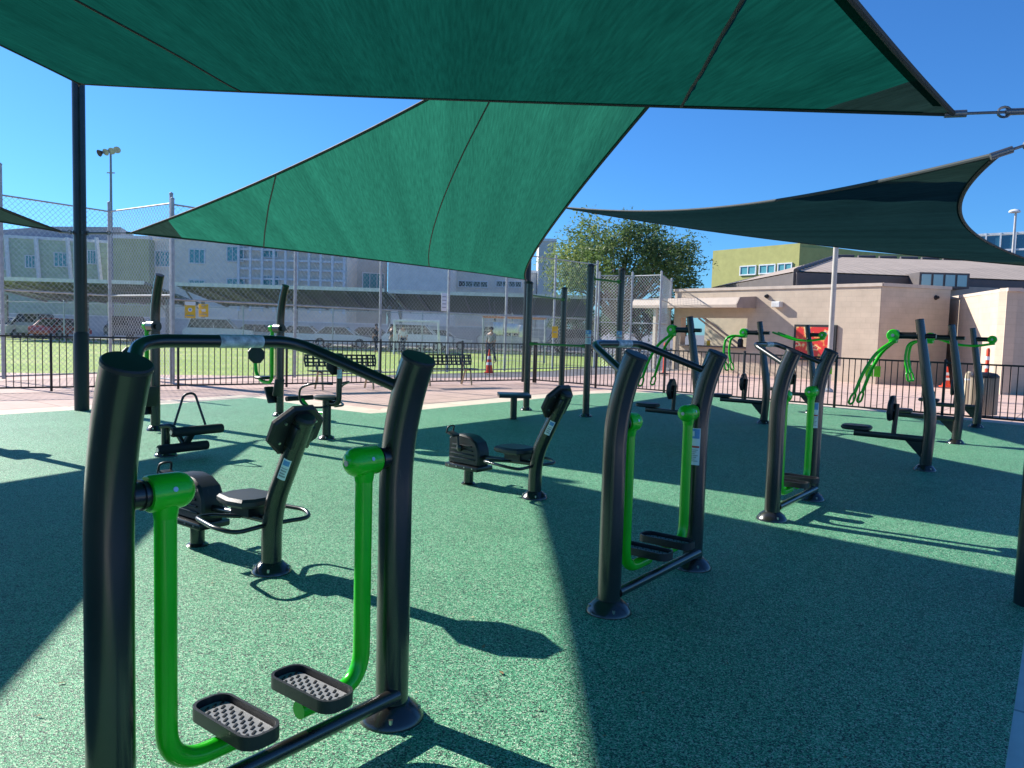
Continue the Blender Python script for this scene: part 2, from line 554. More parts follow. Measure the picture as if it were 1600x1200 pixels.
sheet('concrete_walk', [s0, s1, (s1[0] + 8, s1[1] - 6), (s0[0] + 14, s0[1] - 10)], -0.02, GREYC)

# ------------------------------------------------------------------ walkers
def make_walker():
    t = thing('air_walker', 'x', 'exercise walker')
    H = 0.56
    for s in (-1, 1):
        m = MB()
        path = [(0, s * H, 0), (0, s * H, 0.5), (0, s * H, 0.94)]
        n = 10; R = 0.55 / rad(24)
        for k in range(1, n + 1):
            a = rad(24) * k / n
            path.append((R * (1 - math.cos(a)), s * H, 0.94 + R * math.sin(a)))
        m.tube(path, 0.0665, 32)
        p = m.build('post', STEEL, t)
        top = Vector(path[-1]); ax = (Vector(path[-1]) - Vector(path[-2])).normalized()
        m = MB()
        m.lathe([(0.0685, -0.006), (0.0685, 0.004), (0.064, 0.009), (0.01, 0.0105)], top, ax, 32)
        m.build('end_cap', PLAST, p)
        m = MB()
        for q in (0.05,):
            bp = top - ax * 0.035
            for sg in (-1, 1):
                m.cyl(bp + Vector((-0.067 * math.cos(.3), sg * .02, -.01)), bp + Vector((-0.073, sg * .02, -.01)), 0.006, 8)
        m.build('bolt', BOLT, p)
        flange(t, (0, s * H, 0), 0.132, 0.067, 0.075)
    m = MB()
    m.tube(fillet([(0.035, -H + .03, 1.36), (-.33, -.31, 1.525), (-.33, .31, 1.525), (0.035, H - .03, 1.36)], 0.10, 8), 0.0235, 16)
    hb = m.build('handlebar', STEEL2, t)
    m = MB()
    m.tube([(-.33, -.02, 1.525), (-.33, .16, 1.525)], 0.0245, 16, False)
    m.build('grip_label', plain('worn_silver_label', (0.4, 0.44, 0.46), 0.35, var=0.5, scale=40), hb)
    m = MB()
    m.cyl((.045, -H + .02, .115), (.045, H - .02, .115), 0.03, 18)
    m.build('lower_crossbar', STEEL, t)
    for s in (-1, 1):
        # swing arm, hub, pedal ; s=-1 near post
        m = MB()
        m.cyl((0, s * (H - .05), 1.08), (0, s * (H - .115), 1.08), 0.04, 20)
        m.cyl((0, s * (H - .09), 1.08), (0, s * (H - .098), 1.08), 0.046, 20)
        m.build('pivot_shaft', STEEL2, t)
        arm = thing_part = MB()
        ya = s * (H - .175)
        # hub: cylinder with dome inboard
        prof = [(0.052, -0.065), (0.056, -0.060), (0.056, 0.03)]
        for k in range(1, 8):
            a = k / 7 * PI / 2
            prof.append((0.056 * math.cos(a), 0.03 + 0.05 * math.sin(a)))
        arm.lathe(prof, (0, ya, 1.08), (0, -s, 0), 28)
        arm.tube([(0, ya - s * -.008, 1.055), (0, ya + s * .008, 1.0)], [0.043, 0.034], 22, False)
        pts = fillet([(0, ya + s * .008, 1.05), (0, ya + s * .008, .205), (0, s * .10, .205)], 0.16, 10)
        arm.tube(pts, 0.033, 22)
        a_o = arm.build('swing_arm', GREEN, t)
        m = MB()
        m.cyl((0.040, ya + s * .005, 1.09), (0.056, ya + s * .005, 1.095), 0.008, 8)
        m.cyl((0, ya - s * .079, 1.08), (0, ya - s * .082, 1.08), 0.012, 8)
        m.build('bolt', BOLT, a_o)
        # pedal
        yp = s * .155
        zp = .262
        ped = MB()
        ped.prism(rrect(.35, .135, .05), (0, yp, zp - .012), (1, 0, 0), (0, 1, 0), (0, 0, .014))
        out = rrect(.36, .145, .055, 6); inn = rrect(.338, .123, .044, 6)
        k = len(out)
        def hh(u, v):
            return .030 if abs(u) > .10 else .010
        vs = []
        for (ring, top_) in ((out, 0), (out, 1), (inn, 1), (inn, 0)):
            for (u, v) in ring:
                z = zp - .014 if not top_ else zp + hh(u, v)
                vs.append((u, yp + v, z if top_ else (zp - .016 if ring is out else zp + .001)))
        fs = []
        for r_ in range(3):
            for j in range(k):
                j2 = (j + 1) % k
                fs.append((r_ * k + j, r_ * k + j2, (r_ + 1) * k + j2, (r_ + 1) * k + j))
        ped.add(vs, fs, 0)
        po = ped.build('foot_pedal', PLAST, t, ang=35)
        tr = MB()
        tr.prism(rrect(.33, .115, .042), (0, yp, zp + .002), (1, 0, 0), (0, 1, 0), (0, 0, .004), 0)
        for i in range(11):
            for j in range(4):
                u = -.14 + i * .028; v = -.042 + j * .028 + (.010 if i % 2 else -.004)
                if abs(v) > .047: continue
                R = Matrix.Rotation(rad(32), 3, 'Z')
                tr.box((u, yp + v, zp + .0065), (.007, .023, .005), R, 1)
        tr.build('tread', [PLGREY, PLAST], po, smooth=False)
    return t
W = make_walker()
W['label'] = 'nearest green and charcoal air walker, its green arms filling the left foreground'
W['group'] = 'air walkers in a row'
GW = 'air walkers in a row'
def mid(a, b): return ((a[0] + b[0]) / 2, (a[1] + b[1]) / 2, 0)
W1 = (-0.797, 2.60)
W.location = (*W1, 0); W.rotation_euler = (0, 0, ANG)
g2 = (G(952, 955) + G(1080, 886)) / 2
g3 = (G(1204, 812) + G(1268, 780)) / 2
w2 = dup(W, g2, ANG, 'middle air walker standing in the shade with a white sticker on its right post')
w3 = dup(W, g3, ANG, 'farthest air walker, standing in a sunlit strip in front of the red poster')
for w in (w2, w3):
    posts = [k for k in kids(w) if k.name.startswith('post')]
    sticker(posts[1], 0, .56, .0665, 0.72, 0.25, rad(-95) , 1.5)

# ------------------------------------------------------------------ recumbent bikes
def pad(parent, c, w, h, th, normal, name, mat=PLAST, up=(0, 0, 1), shape='oct'):
    n = Vector(normal).normalized(); upv = Vector(up)
    side = upv.cross(n).normalized(); upv = n.cross(side).normalized()
    m = MB()
    poly = octagon(w, h) if shape == 'oct' else rrect(w, h, min(w, h) * .35)
    m.prism(poly, Vector(c) - n * th / 2, side, upv, n * th, chamf=th * .3)
    return m.build(name, mat, parent, ang=30)
def crank_unit(t, cx, zb=0.16):
    """pedal drive housing centred at x=cx"""
    m = MB()
    m.cyl((cx, 0, 0), (cx, 0, zb), 0.05, 20)
    m.lathe([(.075, 0), (.075, .006), (.055, .02)], (cx, 0, 0))
    m.build('drive_stand', STEEL, t)
    m = MB()
    prof = [(-.22, 0), (.20, 0), (.215, .05), (.21, .16), (.17, .24), (.08, .29), (-.04, .305), (-.18, .29), (-.22, .25)]
    m.prism(prof, (cx, .085, zb + .05), (1, 0, 0), (0, 0, 1), (0, -.17, 0), chamf=.018)
    h = m.build('drive_housing', PLAST, t, ang=30)
    m = MB()
    m.box((cx - .005, 0, zb + .025), (.46, .24, .05), bev=.012)
    for k in range(4):
        for s in (-1, 1):
            m.box((cx - .02, s * .088, zb + .11 + k * .045), (.36 - k * .03, .02, .014), bev=.004)
    m.build('drive_tray', STEEL2, h)
    m = MB()
    for k in range(4):
        for s in (-1, 1):
            m.cyl((cx - .17 + k * .11, s * .11, zb + .03), (cx - .17 + k * .11, s * .126, zb + .03), .008, 8)
    m.build('bolt', BOLT, h)
    for s, a in ((-1, .5), (1, .5 + PI)):
        c = Vector((cx - .03, s * .115, zb + .22))
        e = c + Vector((math.cos(a + 1.2), 0, math.sin(a + 1.2))) * .15
        m = MB()
        m.lathe([(.035, -.01), (.035, .01), (.02, .02)], c, (0, s, 0), 18)
        m.cyl(c + Vector((0, s * .012, 0)), e + Vector((0, s * .012, 0)), .012, 10)
        ca = m.build('crank_arm', STEEL2, t)
        m = MB()
        m.box(e + Vector((0, s * .075, 0)), (.10, .10, .022), Matrix.Rotation(.35, 3, 'Y'), bev=.006)
        m.tube(fillet([e + Vector((-.05, s * .03, .005)), e + Vector((-.03, s * .03, .075)), e + Vector((.0, s * .075, .085)), e + Vector((-.03, s * .12, .075)), e + Vector((-.05, s * .12, .005))], .03), .008, 8)
        m.build('pedal', PLAST, ca)
def make_bike():
    t = thing('recumbent_bike', 'x', 'exercise bike')
    m = MB()
    m.tube(fillet([(0, 0, 0), (0.0, 0, .40), (.33, 0, 1.02)], .22, 10), .064, 28)
    p = m.build('post', STEEL, t)
    flange(t, (0, 0, 0), .125, .065, .07)
    dv = Vector((.33, 0, .62)).normalized()
    m = MB()
    m.lathe([(.066, -.01), (.067, .006), (.055, .022), (.01, .028)], (.33, 0, 1.02), dv)
    m.build('end_cap', PLAST, p)
    # sticker on the post facing +x/-y
    m = MB()
    c0 = Vector((.14, 0, .665)); nn = Vector((dv.z, 0, -dv.x))
    def quad(u0, u1, w0, w1, off, mi):
        n = 5; vs = []; fs = []
        for i in range(n + 1):
            a = w0 + (w1 - w0) * i / n
            d = nn * math.cos(a) + Vector((0, 1, 0)) * math.sin(a)
            for u in (u0, u1):
                vs.append(c0 + dv * u + d * (.064 + off))
        for i in range(n): fs.append((2 * i, 2 * i + 2, 2 * i + 3, 2 * i + 1))
        m.add(vs, fs, mi)
    quad(-.02, .13, -1.35, -.55, .002, 0)
    quad(.085, .12, -1.25, -.65, .0035, 1)
    quad(.0, .012, -1.25, -.65, .0035, 2); quad(.02, .03, -1.25, -.75, .0035, 2); quad(.04, .05, -1.25, -.7, .0035, 2); quad(.06, .066, -1.25, -.65, .0035, 2)
    m.build('instruction_sticker', [WHITE, BLUE, GREYP], p)
    n = Vector((-dv.z, 0, dv.x))
    bp = Vector((.235, 0, .945))
    b = pad(t, bp, .37, .34, .05, n, 'backrest', PLAST, up=dv)
    m = MB()
    m.box(Vector((.285, 0, .91)), (.07, .14, .16), Matrix.Rotation(math.atan2(dv.x, dv.z), 3, 'Y'), bev=.01)
    m.build('backrest_bracket', STEEL2, b)
    m = MB()
    for sy in (-1, 1):
        for sz in (-.07, .07):
            q = bp + dv * sz + Vector((0, sy * .11, 0)) - n * .024
            m.cyl(q, q - n * .012, .009, 8)
    m.build('bolt', BOLT, b)
    m = MB()
    top = [(-.17, -.13), (.0, -.165), (.13, -.14), (.17, -.07), (.17, .07), (.13, .14), (.0, .165), (-.17, .13), (-.20, .0)]
    m.prism(top, (-.25, 0, .405), (1, 0, 0), (0, 1, 0), (0, 0, .06), chamf=.018)
    st = m.build('seat', plain('grey_black_seat_plastic', (0.035, 0.037, 0.04), 0.45, bump=.2, bscale=200), t, ang=35)
    m = MB()
    m.prism([(-.10, -.09), (.10, -.09), (.10, .09), (-.10, .09)], (-.22, 0, .345), (1, 0, 0), (0, 1, 0), (0, 0, .06))
    m.build('seat_support', STEEL2, st)
    m = MB()
    m.tube([(0, 0, .33), (-.40, 0, .315), (-.70, 0, .30)], .024, 14)
    m.build('frame_beam', STEEL2, t)
    for s in (-1, 1):
        m = MB()
        m.tube(fillet([(0.0, s * .055, .31), (.03, s * .28, .31), (-.10, s * .34, .33), (-.42, s * .28, .33), (-.44, s * .16, .32), (-.30, s * .03, .315)], .07, 6), .0145, 12)
        m.build('grab_handle', STEEL2, t)
    crank_unit(t, -.88)
    return t
B = make_bike()
GB = 'recumbent pedal bikes'
B['label'] = 'recumbent pedal bike just behind the nearest air walker, white sticker on its leaning post'
B['group'] = GB
b1 = G(424, 893); b2 = G(835, 778)
B.location = (b1.x, b1.y, 0); B.rotation_euler = (0, 0, ANG)
dup(B, b2, ANG - .06, 'recumbent pedal bike at the shadow edge, in front of the square step table')
# ------------------------------------------------------------------ upright seat machine with hoops
def make_rotary():
    t = thing('swivel_seat_cycle', 'charcoal seat machine with looped side handles, in front of the left bench', 'exercise bike', G(510, 686), ANG)
    m = MB(); m.cyl((0, 0, 0), (0, 0, .54), .06, 24)
    m.build('pedestal', STEEL, t); flange(t, (0, 0, 0), .115, .061, .06)
    m = MB(); m.lathe([(.10, 0), (.16, .01), (.18, .03), (.18, .05), (.15, .065), (.02, .07)], (0, 0, .545))
    m.build('seat', plain('grey_black_seat_plastic', (0.035, 0.037, 0.04), 0.45), t)
    m = MB(); m.tube(fillet([(0, .02, .50), (.17, .04, .50), (.2, .04, .62), (.22, .04, 1.05)], .10), [.04] * 1 + [.04] * 14 + [.045], 16) if False else m.tube(fillet([(0, .02, .50), (.20, .04, .50), (.22, .04, 1.08)], .12, 8), .04, 16)
    a = m.build('back_post', STEEL, t)
    pad(t, (.15, .04, 1.05), .34, .30, .05, (-1, 0, .1), 'backrest', PLAST)
    sticker(a, .225, .04, .04, .86, .26, rad(-60), 1.8)
    for s in (-1, 1):
        m = MB()
        m.tube(fillet([(.18, s * .05, .78), (.12, s * .32, .80), (-.14, s * .36, .72), (-.16, s * .33, .50), (.05, s * .28, .46), (.10, s * .06, .46)], .10, 7), .015, 12)
        m.build('grab_handle', STEEL2, t)
    m = MB(); m.tube(fillet([(0, 0, .35), (-.4, .05, .35), (-.62, .05, .50)], .1), .026, 14); m.build('foot_beam', GREEN, t)
    m = MB(); m.cyl((-.64, -.2, .52), (-.64, .25, .52), .035, 18); m.build('foot_roller', RUBBER, t)
make_rotary()
# ------------------------------------------------------------------ low leg-anchor bench with rollers
def make_roman():
    t = thing('sit_up_bench', 'low bench with two foam rollers and a hoop handle, behind the nearest post', 'exercise bench', G(259, 712), ANG)
    m = MB(); m.cyl((0, 0, 0), (0, 0, .34), .05, 22); m.build('base_post', STEEL, t); flange(t, (0, 0, 0), .13, .051, .06)
    m = MB(); m.tube(fillet([(-.03, -.04, .345), (.12, .02, .37), (.26, .10, .12)], .12, 8), .03, 16); m.build('frame_tube', STEEL, t)
    m = MB(); m.tube([(.20, .10, .10), (.30, .16, .30)], .045, 14); m.build('roller_strut', STEEL2, t)
    for (c, nm) in (((.38, .18, .325), .31), ((.25, .08, .12), .30)):
        m = MB(); c = Vector(c)
        m.lathe([(.01, -nm), (.05, -nm), (.055, -nm + .012), (.055, nm - .012), (.05, nm), (.01, nm)], c, (0, 1, 0), 22)
        r_ = m.build('foam_roller', RUBBER, t)
        m = MB(); m.cyl(c + Vector((0, -nm - .012, 0)), c + Vector((0, -nm + .01, 0)), .028, 14); m.build('roller_end', BOLT, r_)
    m = MB(); m.tube(fillet([(.08, .06, .36), (.08, .18, .72), (.14, .28, .74), (.24, .36, .36)], .1, 8), .014, 12); m.build('hoop_handle', STEEL2, t)
make_roman()
# ------------------------------------------------------------------ leg press stations
def make_legpress():
    t = thing('leg_press', 'x', 'leg press')
    m = MB()
    path = [(0, 0, 0), (0, 0, .9), (0, 0, 1.55)]
    for k in range(1, 9):
        a = rad(24) * k / 8; R = .68 / rad(24)
        path.append((R * (1 - math.cos(a)), 0, 1.55 + R * math.sin(a)))
    m.tube(path, [.066] * 3 + [.066 - .001 * k for k in range(8)], 28)
    p = m.build('post', STEEL, t); flange(t, (0, 0, 0), .125, .067, .07)
    ax = (Vector(path[-1]) - Vector(path[-2])).normalized()
    m = MB(); m.lathe([(.060, -.004), (.060, .006), (.01, .01)], path[-1], ax); m.build('end_cap', PLAST, p)
    m = MB(); m.cyl((-.22, -.02, 1.49), (.12, -.02, 1.49), .035, 18); m.cyl((-.10, -.02, 1.49), (.075, -.02, 1.49), .08, 20); m.build('pivot_shaft', STEEL2, t)
    m = MB()
    m.lathe([(.05, -.05), (.055, -.04), (.055, .04), (.03, .06)], (-.20, -.02, 1.49), (-1, 0, 0))
    m.tube(fillet([(-.20, -.02, 1.49), (-.20, -.02, .56), (-.50, -.02, .56), (-.66, -.02, .68), (-.70, -.02, .98)], .13, 9), .03, 18)
    m.build('swing_arm', GREEN, t)
    pad(t, (-.42, -.02, .635), .30, .30, .05, (0, 0, 1), 'seat', PLAST, up=(1, 0, 0), shape='r')
    pad(t, (-.66, -.02, 1.02), .32, .30, .05, (1, 0, .15), 'backrest', PLAST)
    for (x, z) in ((-.06, .36), (.16, .50)):
        m = MB()
        m.box((x - .06, -.10, z), (.05, .18, .30), Matrix.Rotation(-.45 if x < 0 else .25, 3, 'Y'), bev=.02)
        f = m.build('foot_plate', PLAST, t)
        m = MB(); m.cyl((0, -.03, z), (x - .05, -.06, z), .025, 12); m.build('foot_bracket', STEEL2, f)
    return t
LP = make_legpress()
LP['label'] = 'tall green-armed leg press with its post rising behind the nearest walker post'
LP['group'] = 'leg press machines'
l1 = G(243, 672); l2 = G(437, 650)
LP.location = (l1.x, l1.y, 0); LP.rotation_euler = (0, 0, ANG)
dup(LP, l2, ANG, 'farther leg press with black seat and backrest, left of the looped seat machine')
l0 = G(-22, 698)
dup(LP, l0, ANG, 'leg press cut off by the left edge of the photo, only a foot plate showing')
# ------------------------------------------------------------------ pull machines
def make_pull(kind):
    t = thing('pull_down_machine' if kind != 'press' else 'overhead_press_machine', 'x', 'weight machine')
    m = MB()
    path = fillet([(0, 0, 0), (.03, 0, .66), (-.17, 0, 1.86)], .22, 8)
    rs = [(.069 if p.z < .8 else .069 - .02 * (p.z - .8) / 1.06) for p in path]
    # extra rings for taper
    m.tube(path, rs, 26)
    p = m.build('post', STEEL, t); flange(t, (0, 0, 0), .13, .07, .07)
    ax = (Vector(path[-1]) - Vector(path[-2])).normalized()
    m = MB(); m.lathe([(.051, -.004), (.051, .006), (.01, .01)], path[-1], ax); m.build('end_cap', PLAST, p)
    zb = 1.66
    hx = -.45 if kind != 'press' else .16
    px_ = -.135
    m = MB(); m.cyl((px_, 0, zb), (hx, 0, zb), .042, 18); m.cyl((px_ + (.07 if hx > px_ else -.07), 0, zb), (px_ + (.10 if hx > px_ else -.10), 0, zb), .045, 18)
    if kind != 'press': m.cyl((px_, 0, zb), (px_ + .16, 0, zb), .03, 14)
    m.build('top_arm', STEEL2, t)
    m = MB()
    m.lathe([(.065, -.06), (.075, -.05), (.075, .05), (.065, .06)], (hx, 0, zb), (0, 1, 0), 22)
    m.box((hx, 0, zb - .07), (.09, .13, .06), bev=.015)
    hub = m.build('pivot_hub', GREEN, t)
    m = MB(); m.cyl((hx, -.066, zb), (hx, -.058, zb), .02, 12); m.cyl((hx, .058, zb), (hx, .066, zb), .02, 12); m.build('bolt', BOLT, hub)
    for s in (-1, 1):
        m = MB()
        if kind == 'splay':
            pts = [(hx, s * .05, zb - .08), (hx - .16, s * .13, zb - .22), (hx - .29, s * .19, zb - .48), (hx - .37, s * .20, zb - .74)]
        elif kind == 'hang':
            pts = [(hx, s * .05, zb - .08), (hx - .18, s * .09, zb - .06), (hx - .30, s * .12, zb - .12), (hx - .33, s * .13, zb - .36), (hx - .28, s * .13, zb - .56)]
        else:
            pts = [(hx, s * .05, zb - .08), (hx - .25, s * .13, zb - .13), (hx - .55, s * .16, zb - .12), (hx - .85, s * .17, zb - .02)]
        pf = fillet(pts, .12, 6)
        m.tube(pf, .0215, 12)
        a = m.build('lever_arm', GREEN, t)
        e = Vector(pts[-1]); d = (Vector(pts[-1]) - Vector(pts[-2])).normalized()
        m = MB()
        if kind == 'press':
            m.cyl(e - d * .02, e + d * .16, .022, 12)
            m.build('hand_grip', DKGREEN, a)
        else:
            sd = Vector((.6, -.8, 0)) if False else Vector((1, 0, 0)) - d * d.x
            sd = (sd.normalized() * .5 + Vector((0, 1, 0)) * .85).normalized()
            loop = [e, e + d * .04 + sd * .035, e + d * .14 + sd * .038, e + d * .165, e + d * .14 - sd * .038, e + d * .04 - sd * .035, e]
            m.tube(fillet(loop, .03, 5), .014, 10)
            m.build('hand_grip', GREEN, a)
    m = MB()
    m.box((-.42, 0, .385), (.86, .06, .075), bev=.01)
    m.prism([(-.02, .35), (-.24, .35), (-.02, .12)], (0, -.02, 0), (1, 0, 0), (0, 0, 1), (0, .04, 0))
    m.build('seat_beam', STEEL2, t)
    pad(t, (-.82, 0, .46), .30, .36, .06, (0, 0, 1), 'seat', PLAST, up=(1, 0, 0), shape='r')
    m = MB(); m.tube([(-.38, 0, .40), (-.36, 0, .80)], .03, 14); m.build('back_support', STEEL2, t)
    b = pad(t, (-.42, 0, .74), .27, .32, .06, (-1, 0, .06), 'backrest', PLAST)
    m = MB()
    for s in (-.06, .06): m.cyl((-.39, s, .72), (-.375, s, .72), .008, 8)
    m.build('bolt', BOLT, b)
    return t
GP = 'pull down and press machines'
r1 = G(1445, 735); r2 = G(1493, 693); r3 = G(1525, 668)
m2 = G(1193, 662)
step = Vector((1.82, 2.36, 0))
m1 = m2 - step; m3 = m2 + step * .95
ps = make_pull('splay'); ps.location = (r1.x, r1.y, 0); ps.rotation_euler = (0, 0, ANG); ps['group'] = GP
ps['label'] = 'front pull-down machine of the right-hand three, its long green levers hanging forward'
dup(ps, m1, ANG, 'pull-down machine with splayed green levers, partly behind the middle air walker')
ph = make_pull('hang'); ph.location = (r2.x, r2.y, 0); ph.rotation_euler = (0, 0, ANG); ph['group'] = GP
ph['label'] = 'middle machine of the right-hand three, green levers hanging straight down behind the front post'
dup(ph, m2, ANG, 'pull-down machine left of the farthest air walker, bright levers hanging before a lime tag')
pp = make_pull('press'); pp.location = (r3.x, r3.y, 0); pp.rotation_euler = (0, 0, ANG); pp['group'] = GP
pp['label'] = 'press machine farthest back of the right-hand three, beside the tan litter bin'
dup(pp, m3, ANG, 'press machine standing in front of the red poster, levers level')

# ------------------------------------------------------------------ pull-up frame
def make_pullup():
    p0 = G(822, 641); p2 = G(915, 651)
    s2 = 1200 / p2.y
    p3 = PX(968, p2.y + .75); p1 = PX(880, p0.y + 1.7)
    t = thing('pull_up_frame', 'black four-post pull-up frame with green bars at different heights', 'pull-up bars', p0)
    o = p0
    posts = [(p0, 2.5), (p1, 2.5), (p2, 2.8), (p3, 2.8)]
    for i, (p, h) in enumerate(posts):
        q = Vector((p.x - o.x, p.y - o.y, 0))
        m = MB(); m.tube([q, q + Vector((0, 0, h))], .064, 24); 
        po = m.build('post', STEEL, t)
        m = MB(); m.lathe([(.066, -.01), (.066, .01), (.04, .04), (.01, .045)], q + Vector((0, 0, h))); m.build('end_cap', PLAST, po)
        flange(t, q, .12, .065, .06)
        if i >= 2: sticker(po, q.x, q.y, .064, 1.36, .26, rad(-100), 1.9)
    def bar(a, b, z):
        qa = Vector((a.x - o.x, a.y - o.y, z)); qb = Vector((b.x - o.x, b.y - o.y, z))
        m = MB(); m.cyl(qa, qb, .02, 14)
        d = (qb - qa).normalized()
        m.cyl(qa + d * .06, qa + d * .12, .036, 14); m.cyl(qb - d * .12, qb - d * .06, .036, 14)
        m.build('bar', plain('mid_green_paint', (.012, .2, .03), .35), t)
    bar(p0, p1, 2.27); bar(p0, p2, 1.32); bar(p2, p3, 2.57)
make_pullup()
# step table
t = thing('step_table', 'square dark step table on a single post at the shadow edge', 'step table', G(802, 655), ANG + .75)
m = MB(); m.box((0, 0, .445), (.56, .56, .03), bev=.008); m.build('table_top', plain('dark_step_top', (.06, .07, .09), .35), t)
m = MB()
for sx, sy, w, d in ((0, .275, .55, .012), (0, -.275, .55, .012)): m.box((sx, sy, .415), (w, d, .03))
for sx in (-.275, .275): m.box((sx, 0, .415), (.012, .53, .03))
m.build('rim', STEEL2, t)
m = MB(); m.cyl((0, 0, 0), (0, 0, .43), .06, 24); m.build('leg', STEEL, t)

# ------------------------------------------------------------------ shade poles and sails
Lp = G(128, 641); Lp = Vector((Lp.x, Lp.y, 0))
Cp = PX(822, 23.4)
Rp = G(1613, 945); Rp = Vector((Rp.x, Rp.y, 0))
Dp = Cp + (Rp - Lp)
Gp = Rp - (Cp - Lp)
Fp = Lp - (Cp - Lp)
def pole(p, label, h=5.75, r=.1, sleeve=False):
    t = thing('shade_pole', label, 'shade pole', p, 0, 'shade sail poles')
    m = MB(); m.tube([(0, 0, 0), (0, 0, h)], r, 32)
    q = m.build('pole', POLE, t)
    m = MB(); m.lathe([(r + .004, -.01), (r + .004, .02), (.02, .03)], (0, 0, h)); m.build('pole_cap', PLAST, q)
    m = MB()
    for z in (3.0, 5.55):
        m.lathe([(r + .012, -.03), (r + .012, .03)], (0, 0, z))
    m.build('ring_clamp', STEEL2, q)
    if sleeve:
        m = MB(); m.lathe([(r + .015, 0), (r + .018, 1.3), (r + .002, 1.34)], (0, 0, 0)); m.build('protective_sleeve', PLAST, q)
    return t
pole(Lp, 'tall dark shade pole at the left, holding the corners of three sails', sleeve=True)
pole(Cp, 'dark shade pole behind the pull-up frame, at the fence corner')
pole(Rp, 'nearest dark shade pole, cut by the right edge of the photo')
pole(Dp, 'shade pole just outside the right edge, holding the far corner of the dark sail')
pole(Gp, 'shade pole standing behind the camera on the left')
pole(Fp, 'shade pole outside the left edge of the photo')

